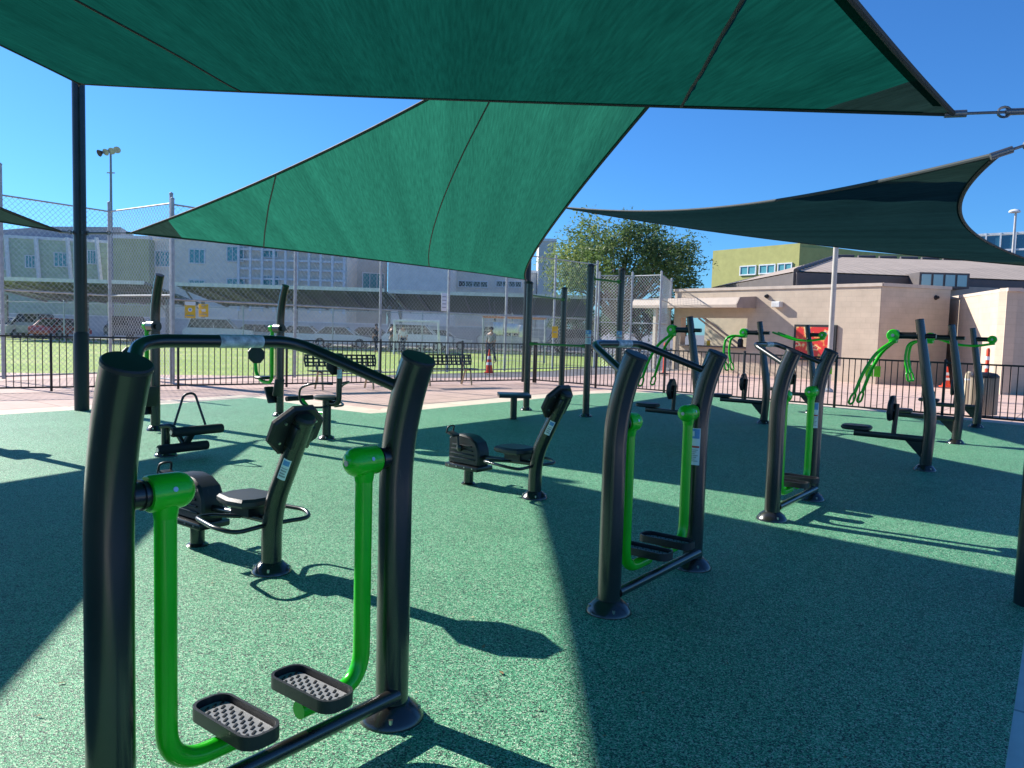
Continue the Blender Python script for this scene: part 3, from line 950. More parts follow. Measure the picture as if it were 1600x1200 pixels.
def sail(name, label, corners, sags, mat, n=64, seams=(), uv=6.0, patch=(0.12, 0.12, 0.12), cables=None):
    A, B, C = [Vector(c) for c in corners]
    cent = (A + B + C) / 3
    def edge(P0, P1, Opp, sg, t):
        e = P1 - P0
        inn = (Opp - P0); inn = inn - e * (inn.dot(e) / e.length_squared)
        inn.normalize()
        if isinstance(sg, tuple):
            s_, zz = sg
        else: s_, zz = sg, 0.0
        off = 4 * t * (1 - t)
        return P0 * (1 - t) + P1 * t + inn * (off * s_ * e.length) + Vector((0, 0, -off * zz * e.length))
    idx = {}; pts = []; bnd = []
    bary = []
    for i in range(n + 1):
        for j in range(n + 1 - i):
            k = n - i - j
            a, b, c = i / n, j / n, k / n
            p = A * a + B * b + C * c
            isb = False
            if k == 0: p = edge(A, B, C, sags[0], b); isb = True
            elif i == 0: p = edge(B, C, A, sags[1], c); isb = True
            elif j == 0: p = edge(C, A, B, sags[2], a); isb = True
            idx[(i, j)] = len(pts); pts.append(p); bnd.append(isb); bary.append((a, b, c))
    X = np.array([tuple(p) for p in pts])
    nb = np.zeros((len(pts), 6), int); inner = []
    for (i, j), q in idx.items():
        if not bnd[q]:
            nb[q] = [idx[(i + 1, j)], idx[(i - 1, j)], idx[(i, j + 1)], idx[(i, j - 1)], idx[(i + 1, j - 1)], idx[(i - 1, j + 1)]]
            inner.append(q)
    inner = np.array(inner)
    for _ in range(4500):
        X[inner] = X[nb[inner]].mean(axis=1)
    CN = (A, B, C)
    nrm = np.array(tuple((B - A).cross(C - A).normalized()))
    for q in range(len(pts)):
        if bnd[q]: continue
        a, b, c = bary[q]
        for w, (u, v_) in enumerate(((b, c), (c, a), (a, b))):
            wt = (a, b, c)[w]
            if wt > .45:
                th = u / max(1e-6, u + v_)
                fall = ((wt - .45) / .55) * (1 - wt) * 4
                X[q] += nrm * (math.sin(th * PI * 5 + w) * .016 * fall)
    vs = [tuple(p) for p in X]
    fs = []; mi = []
    for i in range(n):
        for j in range(n - i):
            fs.append((idx[(i, j)], idx[(i + 1, j)], idx[(i, j + 1)]))
            if j < n - i - 1:
                fs.append((idx[(i + 1, j)], idx[(i + 1, j + 1)], idx[(i, j + 1)]))
    def near(f, w):
        return min(bary[v][w] for v in f) > 1 - patch[w]
    for f in fs: mi.append(1 if any(near(f, w) for w in range(3)) else 0)
    me = bpy.data.meshes.new(name)
    me.from_pydata(vs, [], fs)
    me.materials.append(mat); me.materials.append(PATCH)
    me.polygons.foreach_set('material_index', mi)
    me.polygons.foreach_set('use_smooth', [True] * len(fs))
    uvl = me.uv_layers.new(name='uv')
    e1 = (B - A).normalized(); e2 = (C - A); e2 = (e2 - e1 * e2.dot(e1)).normalized()
    for l in me.loops:
        p = vs[l.vertex_index]
        uvl.data[l.index].uv = (p[0] + .08 * p[1], p[1] / 12.0)
    root = thing(name, label, 'shade sail', (0, 0, 0), 0, 'shade sails overhead')
    cl = bpy.data.objects.new('cloth', me); COL.objects.link(cl); cl.parent = root
    # hems
    hm = MB()
    def bp(fn): return [Vector(vs[fn(k)]) for k in range(n + 1)]
    for ln in (bp(lambda k: idx[(n - k, k)]), bp(lambda k: idx[(0, n - k)]), bp(lambda k: idx[(k, 0)])):
        hm.tube(ln, .016, 8)
    hm.build('edge_cable', SAILH, cl)
    bm_ = MB()
    for (o_, i_) in (([idx[(n - k, k)] for k in range(1, n)], [idx[(n - k - 1, k)] for k in range(1, n)]),
                     ([idx[(0, n - k)] for k in range(1, n)], [idx[(1, n - k - 1)] for k in range(1, n)]),
                     ([idx[(k, 0)] for k in range(1, n)], [idx[(k, 1)] for k in range(1, n)])):
        vv = []
        for a_, b_ in zip(o_, i_):
            pa, pb = Vector(vs[a_]), Vector(vs[b_]); dd = (pb - pa).normalized() * .07
            vv += [pa - Vector((0, 0, .004)), pa + dd - Vector((0, 0, .004))]
        bm_.add(vv, [(2 * j, 2 * j + 2, 2 * j + 3, 2 * j + 1) for j in range(len(o_) - 1)])
    bm_.build('hem_band', mat, cl)
    def at(a, b, c):
        fi = a * n; fj = b * n
        i = int(min(n - 1, max(0, math.floor(fi)))); j = int(min(n - 1 - i, max(0, math.floor(fj))))
        u, v = fi - i, fj - j
        p0 = Vector(vs[idx[(i, j)]]); p1 = Vector(vs[idx[(i + 1, j)]]); p2 = Vector(vs[idx[(i, j + 1)]])
        return p0 + (p1 - p0) * u + (p2 - p0) * v
    for (s0, s1) in seams:
        q = []
        for k in range(41):
            t_ = k / 40
            bb = [s0[w] * (1 - t_) + s1[w] * t_ for w in range(3)]
            q.append(at(*bb) + Vector((0, 0, -.004)))
        sm = MB(); sm.tube(q, .011, 6); sm.build('seam', SAILH, cl)
    for (w, target) in (cables or []):
        c = (A, B, C)[w]; tgt = Vector(target)
        d = (tgt - c); L = d.length; d.normalize()
        tb = MB()
        ring_c = c + d * .02
        tb.tube([c - d * .05, c + d * .07], .022, 10)
        tb.tube([c + d * .07, c + d * (L * .45)], .009, 8)
        tb.tube([c + d * (L * .45), c + d * (L * .85)], .02, 10)
        tb.tube([c + d * (L * .85), tgt], .011, 8)
        sd = d.cross(Vector((0, 0, 1))).normalized()
        for q in (L * .44, L * .86):
            loop = [c + d * (q + .035 * math.cos(a)) + Vector((0, 0, .03 * math.sin(a))) for a in np.linspace(0, 2 * PI, 13)]
            tb.tube(loop, .008, 6)
        tb.build('turnbuckle', GALV if L < .1 else plain('weathered_steel', (.2, .2, .2), .35, metal=.8), cl)
    return root
def toward(a, b, d):
    a = Vector(a); b = Vector(b)
    return a + (b - a).normalized() * d
def up(p, z): return Vector((p.x, p.y, z))
cenS2 = (Lp + Cp + Rp) / 3
# S1 : L high, R low, G low
S1A = P(124, 131, Lp.y - .12); 
S1B = P(1490, 178, Rp.y + .18)
S1C = toward(up(Gp, 3.0), up(cenS2, 3.5), .6)
sail('shade_sail', 'large green shade sail overhead, spanning the whole top of the photo', (S1A, S1B, S1C), ((.0, .002), (.03, 0), (.02, 0)), SAILG_DIM,
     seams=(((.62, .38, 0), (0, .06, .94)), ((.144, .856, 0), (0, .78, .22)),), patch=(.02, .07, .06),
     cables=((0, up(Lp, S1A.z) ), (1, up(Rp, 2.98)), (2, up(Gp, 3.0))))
# S2 : L low, C low, R high
S2A = P(204, 364, Lp.y + .25); S2B = P(822, 437, Cp.y - .35); S2C = toward(up(Rp, 5.5), up(cenS2, 4.8), 1.0)
sail('shade_sail', 'mid-green sunlit shade sail stretched from the left pole to the centre pole', (S2A, S2B, S2C), ((.012, .0), (.048, .03), (.048, 0)), SAILG,
     seams=(((.78, .22, 0), (.706, 0, .294)), ((.373, .627, 0), (.337, 0, .663))), patch=(.09, .03, .06),
     cables=((0, up(Lp, 3.0)), (1, up(Cp, 3.05)), (2, up(Rp, 5.55))))
# S3 : C high, R low, D low
S3A = toward(up(Cp, 5.5), up(Rp, 4.0), .7); S3A = P(866, 322, S3A.y); S3B = P(1562, 240, Rp.y + .12); S3C = toward(up(Dp, 3.05), up(cenS2, 3.5), .6)
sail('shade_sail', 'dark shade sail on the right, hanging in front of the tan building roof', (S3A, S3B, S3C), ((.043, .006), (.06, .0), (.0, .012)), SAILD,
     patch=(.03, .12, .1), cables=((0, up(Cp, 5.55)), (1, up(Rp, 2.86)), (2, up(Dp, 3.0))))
# S4 : L low, F low, G high
S4A = P(96, 362, Lp.y - .2); S4B = toward(up(Fp, 3.05), up(Gp, 4), .6); S4C = toward(up(Gp, 5.4), up(Lp, 4), .6)
sail('shade_sail', 'dark sliver of shade sail entering at the left edge, tied to the left pole', (S4A, S4B, S4C), (.04, .04, .048), SAILD,
     patch=(.1, .1, .1), cables=((0, up(Lp, 3.0)), (1, up(Fp, 3.0)), (2, up(Gp, 5.55))))

# ------------------------------------------------------------------ black picket fences
def picket_fence(A, B, label, H=1.17, npan=5, sp=.125):
    A = Vector((A[0], A[1], 0)); B = Vector((B[0], B[1], 0))
    d = B - A; L = d.length; d.normalize()
    t = thing('picket_fence', label, 'fence', A, math.atan2(d.y, d.x), 'black picket fences')
    pl = L / npan
    for i in range(npan + 1):
        m = MB(); m.box((i * pl, 0, H / 2 + .0), (.05, .05, H + .06), bev=.004); m.lathe([(.036, 0), (.036, .01), (.01, .025)], (i * pl, 0, H + .03), seg=8)
        m.build('post', FENCEB, t)
    for i in range(npan):
        m = MB()
        x0 = i * pl + .025; x1 = (i + 1) * pl - .025
        for z in (.06, H - .02): m.box(((x0 + x1) / 2, 0, z), (x1 - x0, .032, .036))
        k = int((x1 - x0) / sp)
        for j in range(1, k):
            x = x0 + (x1 - x0) * j / k
            m.box((x, 0, (H) / 2 + .02), (.018, .018, H - .116))
        m.build('picket_panel', FENCEB, t, smooth=False)
    return t
corner = PX(836, 23.6)
fa = PX(0, 16.0)
dL = (Vector(fa[:]) - corner).normalized()
fa2 = corner + dL * ((fa - corner).length + 4.2)
picket_fence(corner, fa2, 'black metal picket fence running along the grass field at the left', npan=7)
fb = PX(1590, 15.45)
dR = (fb - corner).normalized()
picket_fence(corner + dR * .08, corner + dR * ((fb - corner).length + 3.2), 'black metal picket fence in front of the tan building at the right', npan=7)

# ------------------------------------------------------------------ chain link fences
def chainlink(pts, H, label, rails=(1.0,), pitch=.13, wr=.0035, pr=.045, tops=None, mesh_h=None):
    pts = [Vector((p[0], p[1], 0)) for p in pts]
    t = thing('chain_link_fence', label, 'fence', pts[0], 0, None)
    o = pts[0]
    for i, p in enumerate(pts):
        q = p - o; h = (tops[i] if tops else H) + .12
        m = MB(); m.tube([q, q + Vector((0, 0, h))], pr, 12); m.lathe([(pr + .006, 0), (pr + .006, .03), (.01, .06)], q + Vector((0, 0, h)), seg=12)
        m.build('post', GALV, t)
    for i in range(len(pts) - 1):
        a = pts[i] - o; b = pts[i + 1] - o
        d = b - a; L = d.length; d.normalize()
        m = MB()
        for z in [H] + list(rails): m.cyl(a + Vector((0, 0, z)), b + Vector((0, 0, z)), .022, 8)
        m.build('rail', GALV, t)
        m = MB(); nv = Vector((-d.y, d.x, 0))
        zb = .05; hh = H - zb - .02
        k = int((L + hh) / pitch)
        for s in (1, -1):
            for j in range(1, k):
                x0 = j * pitch - hh
                # line from (x0, zb) to (x0+hh, H)
                ta = max(0, -x0); tb = min(hh, L - x0)
                if tb - ta < .02: continue
                za, zb2 = zb + ta, zb + tb
                xa, xb = x0 + ta, x0 + tb
                if s < 0: xa, xb = L - xa, L - xb
                pa = a + d * xa + Vector((0, 0, za)) + nv * (.003 * s); pb = a + d * xb + Vector((0, 0, zb2)) + nv * (.003 * s)
                m.tube([pa, pb], wr, 3, False)
        m.build('wire_mesh', plain('galvanised_wire', (.55, .57, .6), .5, metal=.3), t, smooth=False)
    return t
xs = [(270, 19.4), (461, 22.4), (594, 25.0), (700, 27.2), (790, 29.2), (865, 31.2), (930, 33.2)]
cf = [PX(*q) for q in xs]
chainlink(cf, 4.45, 'tall galvanised chain link fence behind the picket fence and benches', rails=(2.1, .06), pitch=.15, wr=.004)
chainlink([PX(-60, 18.6), PX(4, 19.0), PX(172, 21.4), PX(268, 19.55)], 4.5, 'tall chain link backstop at the left behind the shade pole', rails=(2.2, .06), pitch=.14, wr=.0045, tops=(4.5, 5.1, 4.6, 4.6))
chainlink([PX(934, 33.3), PX(985, 33.0), PX(1030, 32.0), PX(1046, 36)], 4.0, 'chain link enclosure between the tree and the tan building', rails=(2.0, 3.0, .06), pitch=.14, wr=.006)
chainlink([PX(-40, 47.5), PX(100, 47.5), PX(240, 47.5), PX(380, 47.5), PX(520, 47.5), PX(660, 47.5), PX(800, 47.5), PX(930, 47.5)], 2.4, 'low chain link fence across the far side of the field', rails=(.06,), pitch=.2, wr=.003, pr=.04)
# signs on the chain link
def sign(px, py0, py1, w, Y, label, mats, bandsf=None, name='sign', nrm=None):
    c = P(px, (py0 + py1) / 2, Y)
    h = abs(P(px, py0, Y).z - P(px, py1, Y).z)
    t = thing(name, label, 'sign', (c.x, c.y, c.z - h / 2), nrm or 0)
    m = MB(); m.box((0, 0, h / 2), (w, .012, h), bev=.003)
    p = m.build('panel', mats[0], t)
    if bandsf:
        m = MB(); bandsf(m, w, h); m.build('printing', mats[1:], p)
    return t
def yl(m, w, h):
    m.box((0, -.009, h * .88), (w * .98, .003, h * .22), mi=0)
    m.lathe([(w * .2, 0), (w * .2, .004)], (0, -.008, h * .5), (0, -1, 0), 16, mi=0)
    m.lathe([(w * .1, 0), (w * .1, .004)], (0, -.0125, h * .5), (0, -1, 0), 16, mi=1)
    m.box((0, -.009, h * .15), (w * .7, .003, h * .05), mi=1)
def yl2(m, w, h):
    m.box((0, -.009, h * .9), (w * .5, .003, h * .06), mi=1)
    m.box((0, -.009, h * .2), (w * .7, .003, h * .06), mi=1)
    m.box((0, -.009, h * .5), (w * .4, .003, h * .2), mi=0)
sg = rad(32)
sign(297, 471, 497, .26, 19.75, 'yellow notice with a white top and round emblem on the chain link fence', [YELLOW, WHITE, BLUE], yl, nrm=sg)
sign(318, 475, 495, .24, 20.1, 'plain yellow notice on the chain link fence, right of the round-emblem one', [YELLOW, WHITE, GREYP], yl2, nrm=sg)
sign(694, 458, 486, .22, 27.0, 'narrow white notice fixed to a chain link fence post', [WHITE, GREYP], lambda m, w, h: [m.box((0, -.009, h * (.2 + .2 * k)), (w * .7, .003, h * .05)) for k in range(4)], nrm=sg)
sign(867, 510, 528, .22, 29, 'small yellow notice behind the pull-up frame', [YELLOW, GREYP], lambda m, w, h: m.box((0, -.009, h * .5), (w * .6, .003, h * .1)))
# lime tags on the right fence
def fence_pt(px):
    for Y in np.linspace(14, 24, 400):
        q = PX(px, Y)
        tt = (q - corner).dot(dR); off = (q - corner - dR * tt).length
        if off < .03: return q
    return PX(px, 18)
for px, w, lb in ((1132, .22, 'lime safety tag on the fence, below the hanging levers left of the far walker'), (1299, .34, 'lime double safety tag on the fence under the red poster'), (1374, .34, 'lime double safety tag on the fence behind the front levers')):
    q = fence_pt(px - 6)
    t = thing('safety_tag', lb, 'tag', (q.x - dR.y * -.0 + dR.y * .03, q.y - .03, .78), math.atan2(dR.y, dR.x), 'lime tags on the fence')
    m = MB(); m.box((-w * .25, -.01, .12), (w * .46, .01, .26), bev=.003); m.box((w * .25, -.01, .11), (w * .40, .012, .24), bev=.003)
    m.build('tag_panel', LIME, t)
    m = MB(); m.cyl((-w * .25, -.01, .24), (-w * .25, .02, .34), .004, 6); m.cyl((w * .25, -.01, .22), (w * .25, .02, .34), .004, 6); m.build('tie', PLAST, t)

# ------------------------------------------------------------------ benches
def make_bench():
    t = thing('park_bench', 'x', 'bench')
    L = 1.8
    m = MB()
    for k in range(5): m.box((0, -.02 + .085 * k - .17, .45), (L, .045, .022), bev=.004)
    for k in range(13): m.box((-L / 2 + .05 + k * (L - .1) / 12, -.02, .447), (.03, .40, .012))
    m.build('seat', STEEL2, t)
    m = MB()
    R = Matrix.Rotation(rad(-14), 3, 'X')
    for z in (0, .09, .18, .27): m.box(Vector((0, .24, .56)) + R @ Vector((0, 0, z)), (L, .02, .04), R, bev=.004)
    for k in range(13): m.box(Vector((-L / 2 + .05 + k * (L - .1) / 12, .24, .56)) + R @ Vector((0, 0, .135)), (.05, .014, .28), R)
    for s in (-1, 1):
        m.tube(fillet([Vector((s * L / 2, .24, .54)), Vector((s * (L / 2 + .03), .24, .56)) + R @ Vector((0, 0, .14)), Vector((s * L / 2, .24, .56)) + R @ Vector((0, 0, .29))], .06), .022, 10)
    m.build('backrest', STEEL2, t)
    for s in (-1, 1):
        m = MB()
        m.tube(fillet([(s * .65, -.26, 0), (s * .65, -.18, .42), (s * .65, .16, .43), (s * .65, .24, .62)], .06), .024, 10)
        m.tube([(s * .65, .30, 0), (s * .65, .10, .42)], .024, 10)
        m.build('leg', TANM, t)
    return t
bn = make_bench()
angF = math.atan2(-dL.y, -dL.x)
bn['label'] = 'black slatted bench with tan legs, behind the looped seat machine'
bn['group'] = 'slatted benches by the fence'
c1 = PX(540, 18.9); bn.location = (c1.x, c1.y, 0); bn.rotation_euler = (0, 0, angF)
c2 = PX(700, 21.2)
dup(bn, c2, angF, 'black slatted bench with tan legs, standing right of the front walker beside the cone')

# ------------------------------------------------------------------ cones, bollards, bin
def cone(p, h, label, r=.14):
    t = thing('traffic_cone', label, 'cone', p)
    m = MB(); m.box((0, 0, .02), (r * 2.4, r * 2.4, .04), bev=.01); m.build('cone_base', ORANGE, t)
    m = MB(); m.lathe([(r, .04), (r * .62, h * .42), (.025, h), (.012, h)], seg=22); c = m.build('cone_body', ORANGE, t)
    m = MB()
    for (a, b) in ((.34, .46), (.58, .72)):
        ra = r + (.028 - r) * a; rb = r + (.028 - r) * b
        m.lathe([(ra * .99 + .004, h * a), (rb + .006, h * b)], seg=22)
    m.build('reflective_band', WHITE, c)
    return t
cone(PX(766, 27.5), .85, 'orange traffic cone with white bands behind the fence post, right of the far bench')
cone(PX(1483, 27.0), .72, 'orange cone beyond the right fence between the right-hand machine posts')
def delineator(p, h, label, bands=True):
    t = thing('delineator_post', label, 'delineator', p)
    m = MB(); m.lathe([(.2, 0), (.2, .03), (.08, .07)], seg=20); m.build('rubber_base', RUBBER, t)
    m = MB(); m.lathe([(.055, .06), (.05, h - .05), (.03, h)], seg=16); b = m.build('tube', ORANGE, t)
    if bands:
        m = MB()
        for k in range(3): m.lathe([(.056, h * (.45 + .16 * k)), (.056, h * (.52 + .16 * k))], seg=16)
        m.build('reflective_band', WHITE, b)
delineator(PX(1545, 21.5), 1.45, 'orange and white striped delineator behind the litter bin')
delineator(PX(1040, 30.0), 1.25, 'plain red-orange delineator beside the chain link enclosure', False)
bp_ = PX(1543, 17.2)
t = thing('litter_bin', 'tan fluted litter bin with black lid behind the right fence', 'litter bin', bp_)
m = MB(); prof = []
n = 36; vs = []; 
for z in (0, .82):
    for k in range(n * 2):
        a = PI * k / n; r = .27 + (.012 if k % 2 else -.012)
        vs.append((r * math.cos(a), r * math.sin(a), z))
m.add(vs, [(k, (k + 1) % (2 * n), 2 * n + (k + 1) % (2 * n), 2 * n + k) for k in range(2 * n)] + [tuple(range(2 * n, 4 * n))])
m.build('body', TANW, t, ang=20)
m = MB(); m.lathe([(.285, .82), (.285, .86), (.22, .92), (.10, .94), (.09, .9)]); m.build('lid', PLAST, t)
t = thing('bollard', 'short tan bollard left of the litter bin', 'bollard', PX(1518, 18.6))
m = MB(); m.lathe([(.09, 0), (.085, .78), (.07, .86), (.02, .9)]); m.build('bollard_body', plain('tan_bollard_paint', (.55, .45, .3), .6), t)
m = MB(); m.lathe([(.09, .68), (.09, .72)]); m.build('bollard_band', WHITE, t)

# ------------------------------------------------------------------ facades
class Facade:
    def __init__(s, A, B):
        s.A = Vector((A[0], A[1], 0)); s.B = Vector((B[0], B[1], 0))
        s.d = (s.B - s.A).normalized(); s.L = (s.B - s.A).length
        s.n = Vector((s.d.y, -s.d.x, 0))        # towards the camera when A is left of B
        s.ang = math.atan2(s.d.y, s.d.x)
    def uv(s, px, py):
        r = ray(px, py)
        t = (s.A - CAM).dot(s.n) / r.dot(s.n)
        p = CAM + r * t
        return (p - s.A).dot(s.d), p.z
def wall_mat(name, c, joint=True, w=.4, h=.2, rough=.9, js=.012, jc=.82):
    if name in MATS: return MATS[name]
    m, nt, b = newmat(name)
    co = coords(nt)
    n = nd(nt, 'ShaderNodeTexNoise', Scale=1.5, Detail=8.0, Roughness=.6)
    nt.links.new(co, n.inputs['Vector'])
    r = ramp(nt, [(0.3, (.86, .86, .86)), (0.7, (1.07, 1.07, 1.07))])
    nt.links.new(n.outputs['Fac'], r.inputs['Fac'])
    mx = nd(nt, 'ShaderNodeMix', data_type='RGBA', blend_type='MULTIPLY'); mx.inputs[0].default_value = 1
    if joint:
        mp = nd(nt, 'ShaderNodeMapping'); mp.inputs['Rotation'].default_value = (rad(90), 0, 0)
        cx = nd(nt, 'ShaderNodeSeparateXYZ'); cb = nd(nt, 'ShaderNodeCombineXYZ')
        nt.links.new(co, cx.inputs[0])
        ad = nd(nt, 'ShaderNodeMath', operation='ADD'); nt.links.new(cx.outputs['X'], ad.inputs[0]); nt.links.new(cx.outputs['Y'], ad.inputs[1])
        nt.links.new(ad.outputs[0], cb.inputs['X']); nt.links.new(cx.outputs['Z'], cb.inputs['Y'])
        br = nd(nt, 'ShaderNodeTexBrick', Scale=1.0)
        br.inputs['Mortar Size'].default_value = js; br.inputs['Brick Width'].default_value = w; br.inputs['Row Height'].default_value = h
        br.inputs['Color1'].default_value = (*c, 1); br.inputs['Color2'].default_value = (*[k * .95 for k in c], 1)
        br.inputs['Mortar'].default_value = (*[k * jc for k in c], 1)
        nt.links.new(cb.outputs[0], br.inputs['Vector'])
        nt.links.new(br.outputs['Color'], mx.inputs[6])
    else: mx.inputs[6].default_value = (*c, 1)
    nt.links.new(r.outputs['Color'], mx.inputs[7])
    nt.links.new(mx.outputs[2], b.inputs['Base Color'])
    b.inputs['Roughness'].default_value = rough
    MATS[name] = m
    return m
def fbox(fc, parent, name, mat, u0, u1, z0, z1, d0, d1, bev=0):
    """box in facade coordinates; local frame: x along facade, y = away from camera; parent sits at fc.A"""
    m = MB(); m.box(((u0 + u1) / 2, (d0 + d1) / 2, (z0 + z1) / 2), (u1 - u0, d1 - d0, z1 - z0), bev=bev)
    return m.build(name, mat, parent, smooth=False)
def window(fc, parent, px0, py0, px1, py1, glass, nx=2, ny=1, frame=FRAMEW, fw=.1, reveal=.06):
    ua, za = fc.uv(px0, py1); ub, zb = fc.uv(px1, py0)
    m = MB()
    y = -reveal
    m.box(((ua + ub) / 2, y, zb), (ub - ua + fw, .12, fw)); m.box(((ua + ub) / 2, y, za), (ub - ua + fw, .14, fw))
    for i in range(nx + 1):
        u = ua + (ub - ua) * i / nx
        m.box((u, y, (za + zb) / 2), (fw * (1 if i in (0, nx) else .7), .10, zb - za - fw))
    for j in range(1, ny):
        m.box(((ua + ub) / 2, y + .01, za + (zb - za) * j / ny), (ub - ua - fw, .07, fw * .7))
    f = m.build('window', frame, parent, smooth=False)
    m = MB(); m.box(((ua + ub) / 2, y + .03, (za + zb) / 2), (ub - ua - .01, .03, zb - za - .01))
    m.build('pane', glass, f, smooth=False)
    return f
def bldg(fc, name, label, cat='building'):
    return thing(name, label, cat, fc.A, fc.ang)

# --- tan service building ---
TAN = wall_mat('tan_block_wall', (.58, .47, .355), True, .4, .2, .9, .010, .90)
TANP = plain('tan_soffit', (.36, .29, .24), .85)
LTAN = plain('light_tan_coping', (.55, .46, .38), .8)
BROWN = plain('brown_fascia', (.10, .085, .085), .6)
ROOFT = wall_mat('brown_roof_ribs', (.46, .37, .30), True, .5, 60, js=.03, jc=.6)
wallL = PX(1052, 36.0); wallR = PX(1372, 28.3)
fc = Facade(wallL, wallR)
tb = bldg(fc, 'service_building', 'low tan block building with a brown hipped roof, snack counter and red poster')
Ht = 3.55
# facade A wall with serving opening
uo0, zo0 = fc.uv(1062, 549); uo1, zo1 = fc.uv(1168, 497)
zo0 = 1.05
fbox(fc, tb, 'wall', TAN, 0, uo0, -.06, Ht, 0, .35)
fbox(fc, tb, 'wall', TAN, uo1, fc.L, -.06, Ht, 0, .35)
fbox(fc, tb, 'wall', TAN, uo0, uo1, zo1, Ht, 0, .35)
fbox(fc, tb, 'wall', TAN, uo0, uo1, -.06, zo0, 0, .35)
fbox(fc, tb, 'interior_wall', plain('cream_interior', (.5, .42, .3), .8), uo0 - 1, uo1 + 1, 0, Ht - .2, 3.0, 3.2)
fbox(fc, tb, 'counter', BROWN, uo0 + .02, uo1 - .02, zo0 + .003, zo0 + .06, -.18, .5)
m = MB()
m.tube([(uo0 + .4, .6, 2.6), (uo1 - 1.0, 1.6, .9)], .05, 8); m.tube([(uo0 + .4, .75, 2.35), (uo1 - 1.2, 1.75, .7)], .04, 8)
m.build('stair_rail', LTAN, tb)
for k, (du, hh, rr, mt_, lb_) in enumerate(((.7, .35, .10, BLUE, 'blue tub at the left end of the snack counter'), (1.5, .28, .08, YELLOW, 'yellow jar on the snack counter beside the blue tub'), (3.2, .42, .12, PLAST, 'black dispenser near the right end of the snack counter'), (4.2, .30, .09, WHITE, 'white jug at the far right of the snack counter'))):
    if uo0 + du < uo1 - .2:
        wp = fc.A + fc.d * (uo0 + du) - fc.n * .15
        jt = thing('counter_jar', lb_, 'jar', (wp.x, wp.y, zo0 + .06))
        m = MB(); m.lathe([(rr * .9, 0), (rr, .03), (rr, hh * .7), (rr * .6, hh * .85)], seg=16); m.build('jar_body', mt_, jt)
        m = MB(); m.lathe([(rr * .65, hh * .85), (rr * .65, hh), (.01, hh + .01)], seg=16); m.build('lid', WHITE if mt_ is not WHITE else BLUE, jt)
fbox(fc, tb, 'coping', LTAN, -.05, fc.L + .05, Ht, Ht + .12, -.05, .40)
# awning
ua, _ = fc.uv(1030, 480); ub, zt = fc.uv(1180, 470)
m = MB()
za = 2.75; zt = 3.25
prof = [(0, za + .02), (-1.3, za), (-1.3, za + .12), (-1.1, za + .42), (0, zt)]
m.prism([(y, z) for y, z in prof], (ua - .6, 0, 0), (0, 1, 0), (0, 0, 1), (ub - ua + .6, 0, 0))
aw = m.build('awning', plain('tan_awning_metal', (.44, .35, .28), .6), tb, smooth=False)
m = MB()
m.prism([(y * 1.01 if y else -.01, z + (.012 if z > za + .1 else -.012)) for y, z in prof], (ub + .003, 0, 0), (0, 1, 0), (0, 0, 1), (.05, 0, 0))
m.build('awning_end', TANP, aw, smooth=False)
for px_ in (1047, ):
    uu, _ = fc.uv(px_, 500)
    m = MB(); m.box((uu, -1.0, za / 2 - .03), (.16, .16, za + .03)); m.build('awning_post', plain('cream_post_paint', (.6, .53, .42), .7), tb, smooth=False)
# side wall B (shade side)
pB = PX(1480, 29.2)
fB = Facade(wallR, pB)
def loc2(p):
    q = Vector((p[0], p[1], 0)) - fc.A
    return Vector((q.dot(fc.d), q.dot(-fc.n), p[2] if len(p) > 2 else 0))
def boxw(name, mat, a, b, z0, z1, th, parent=tb):
    """wall slab from world a to b, thickness th away from the camera"""
    A_ = loc2(a); B_ = loc2(b); d = (B_ - A_).normalized(); nn = Vector((-d.y, d.x, 0)) * th
    m = MB(); m.prism([(0, z0), ((B_ - A_).length, z0), ((B_ - A_).length, z1), (0, z1)], A_, d, (0, 0, 1), nn)
    return m.build(name, mat, parent, smooth=False)
wr2 = wallR + fB.d * .004
boxw('wall', TAN, wallR + Vector((.02, .0, 0)), pB, -.06, Ht - .004, .35)
boxw('coping', LTAN, wallR + Vector((.06, -.05, 0)), pB + Vector((.05, 0, 0)), Ht + .002, Ht + .125, .42)
# recess with door
pC = PX(1482, 31.0); pD = PX(1560, 31.5)
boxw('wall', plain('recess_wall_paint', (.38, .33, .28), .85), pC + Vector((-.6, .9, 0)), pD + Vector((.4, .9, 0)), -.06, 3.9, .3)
boxw('wall', TAN, pB + Vector((-.01, .36, 0)), pC + Vector((0, .9, 0)), -.06, Ht - .008, .3)
boxw('door', plain('brown_door_paint', (.07, .055, .05), .5), PX(1521, 32.0), PX(1548, 32.0), -.05, 2.5, .08)
m2_ = MB()
pE = PX(1524, 27.2); pF = PX(1568, 24.6)
boxw('wall', TAN, pE + (pE - pF).normalized() * 4.0, pF, -.06, 3.25, .3)
boxw('coping', LTAN, pE + (pE - pF).normalized() * 4.0 - Vector((.04, .04, 0)), pF - Vector((.02, .07, 0)), 3.252, 3.36, .4)
pH = PX(1760, 26.0)
boxw('wall', TAN, pF + Vector((.02, .02, 0)), pH, -.06, 3.246, .3)
boxw('coping', LTAN, pF + Vector((.06, -.05, 0)), pH, 3.25, 3.362, .38)
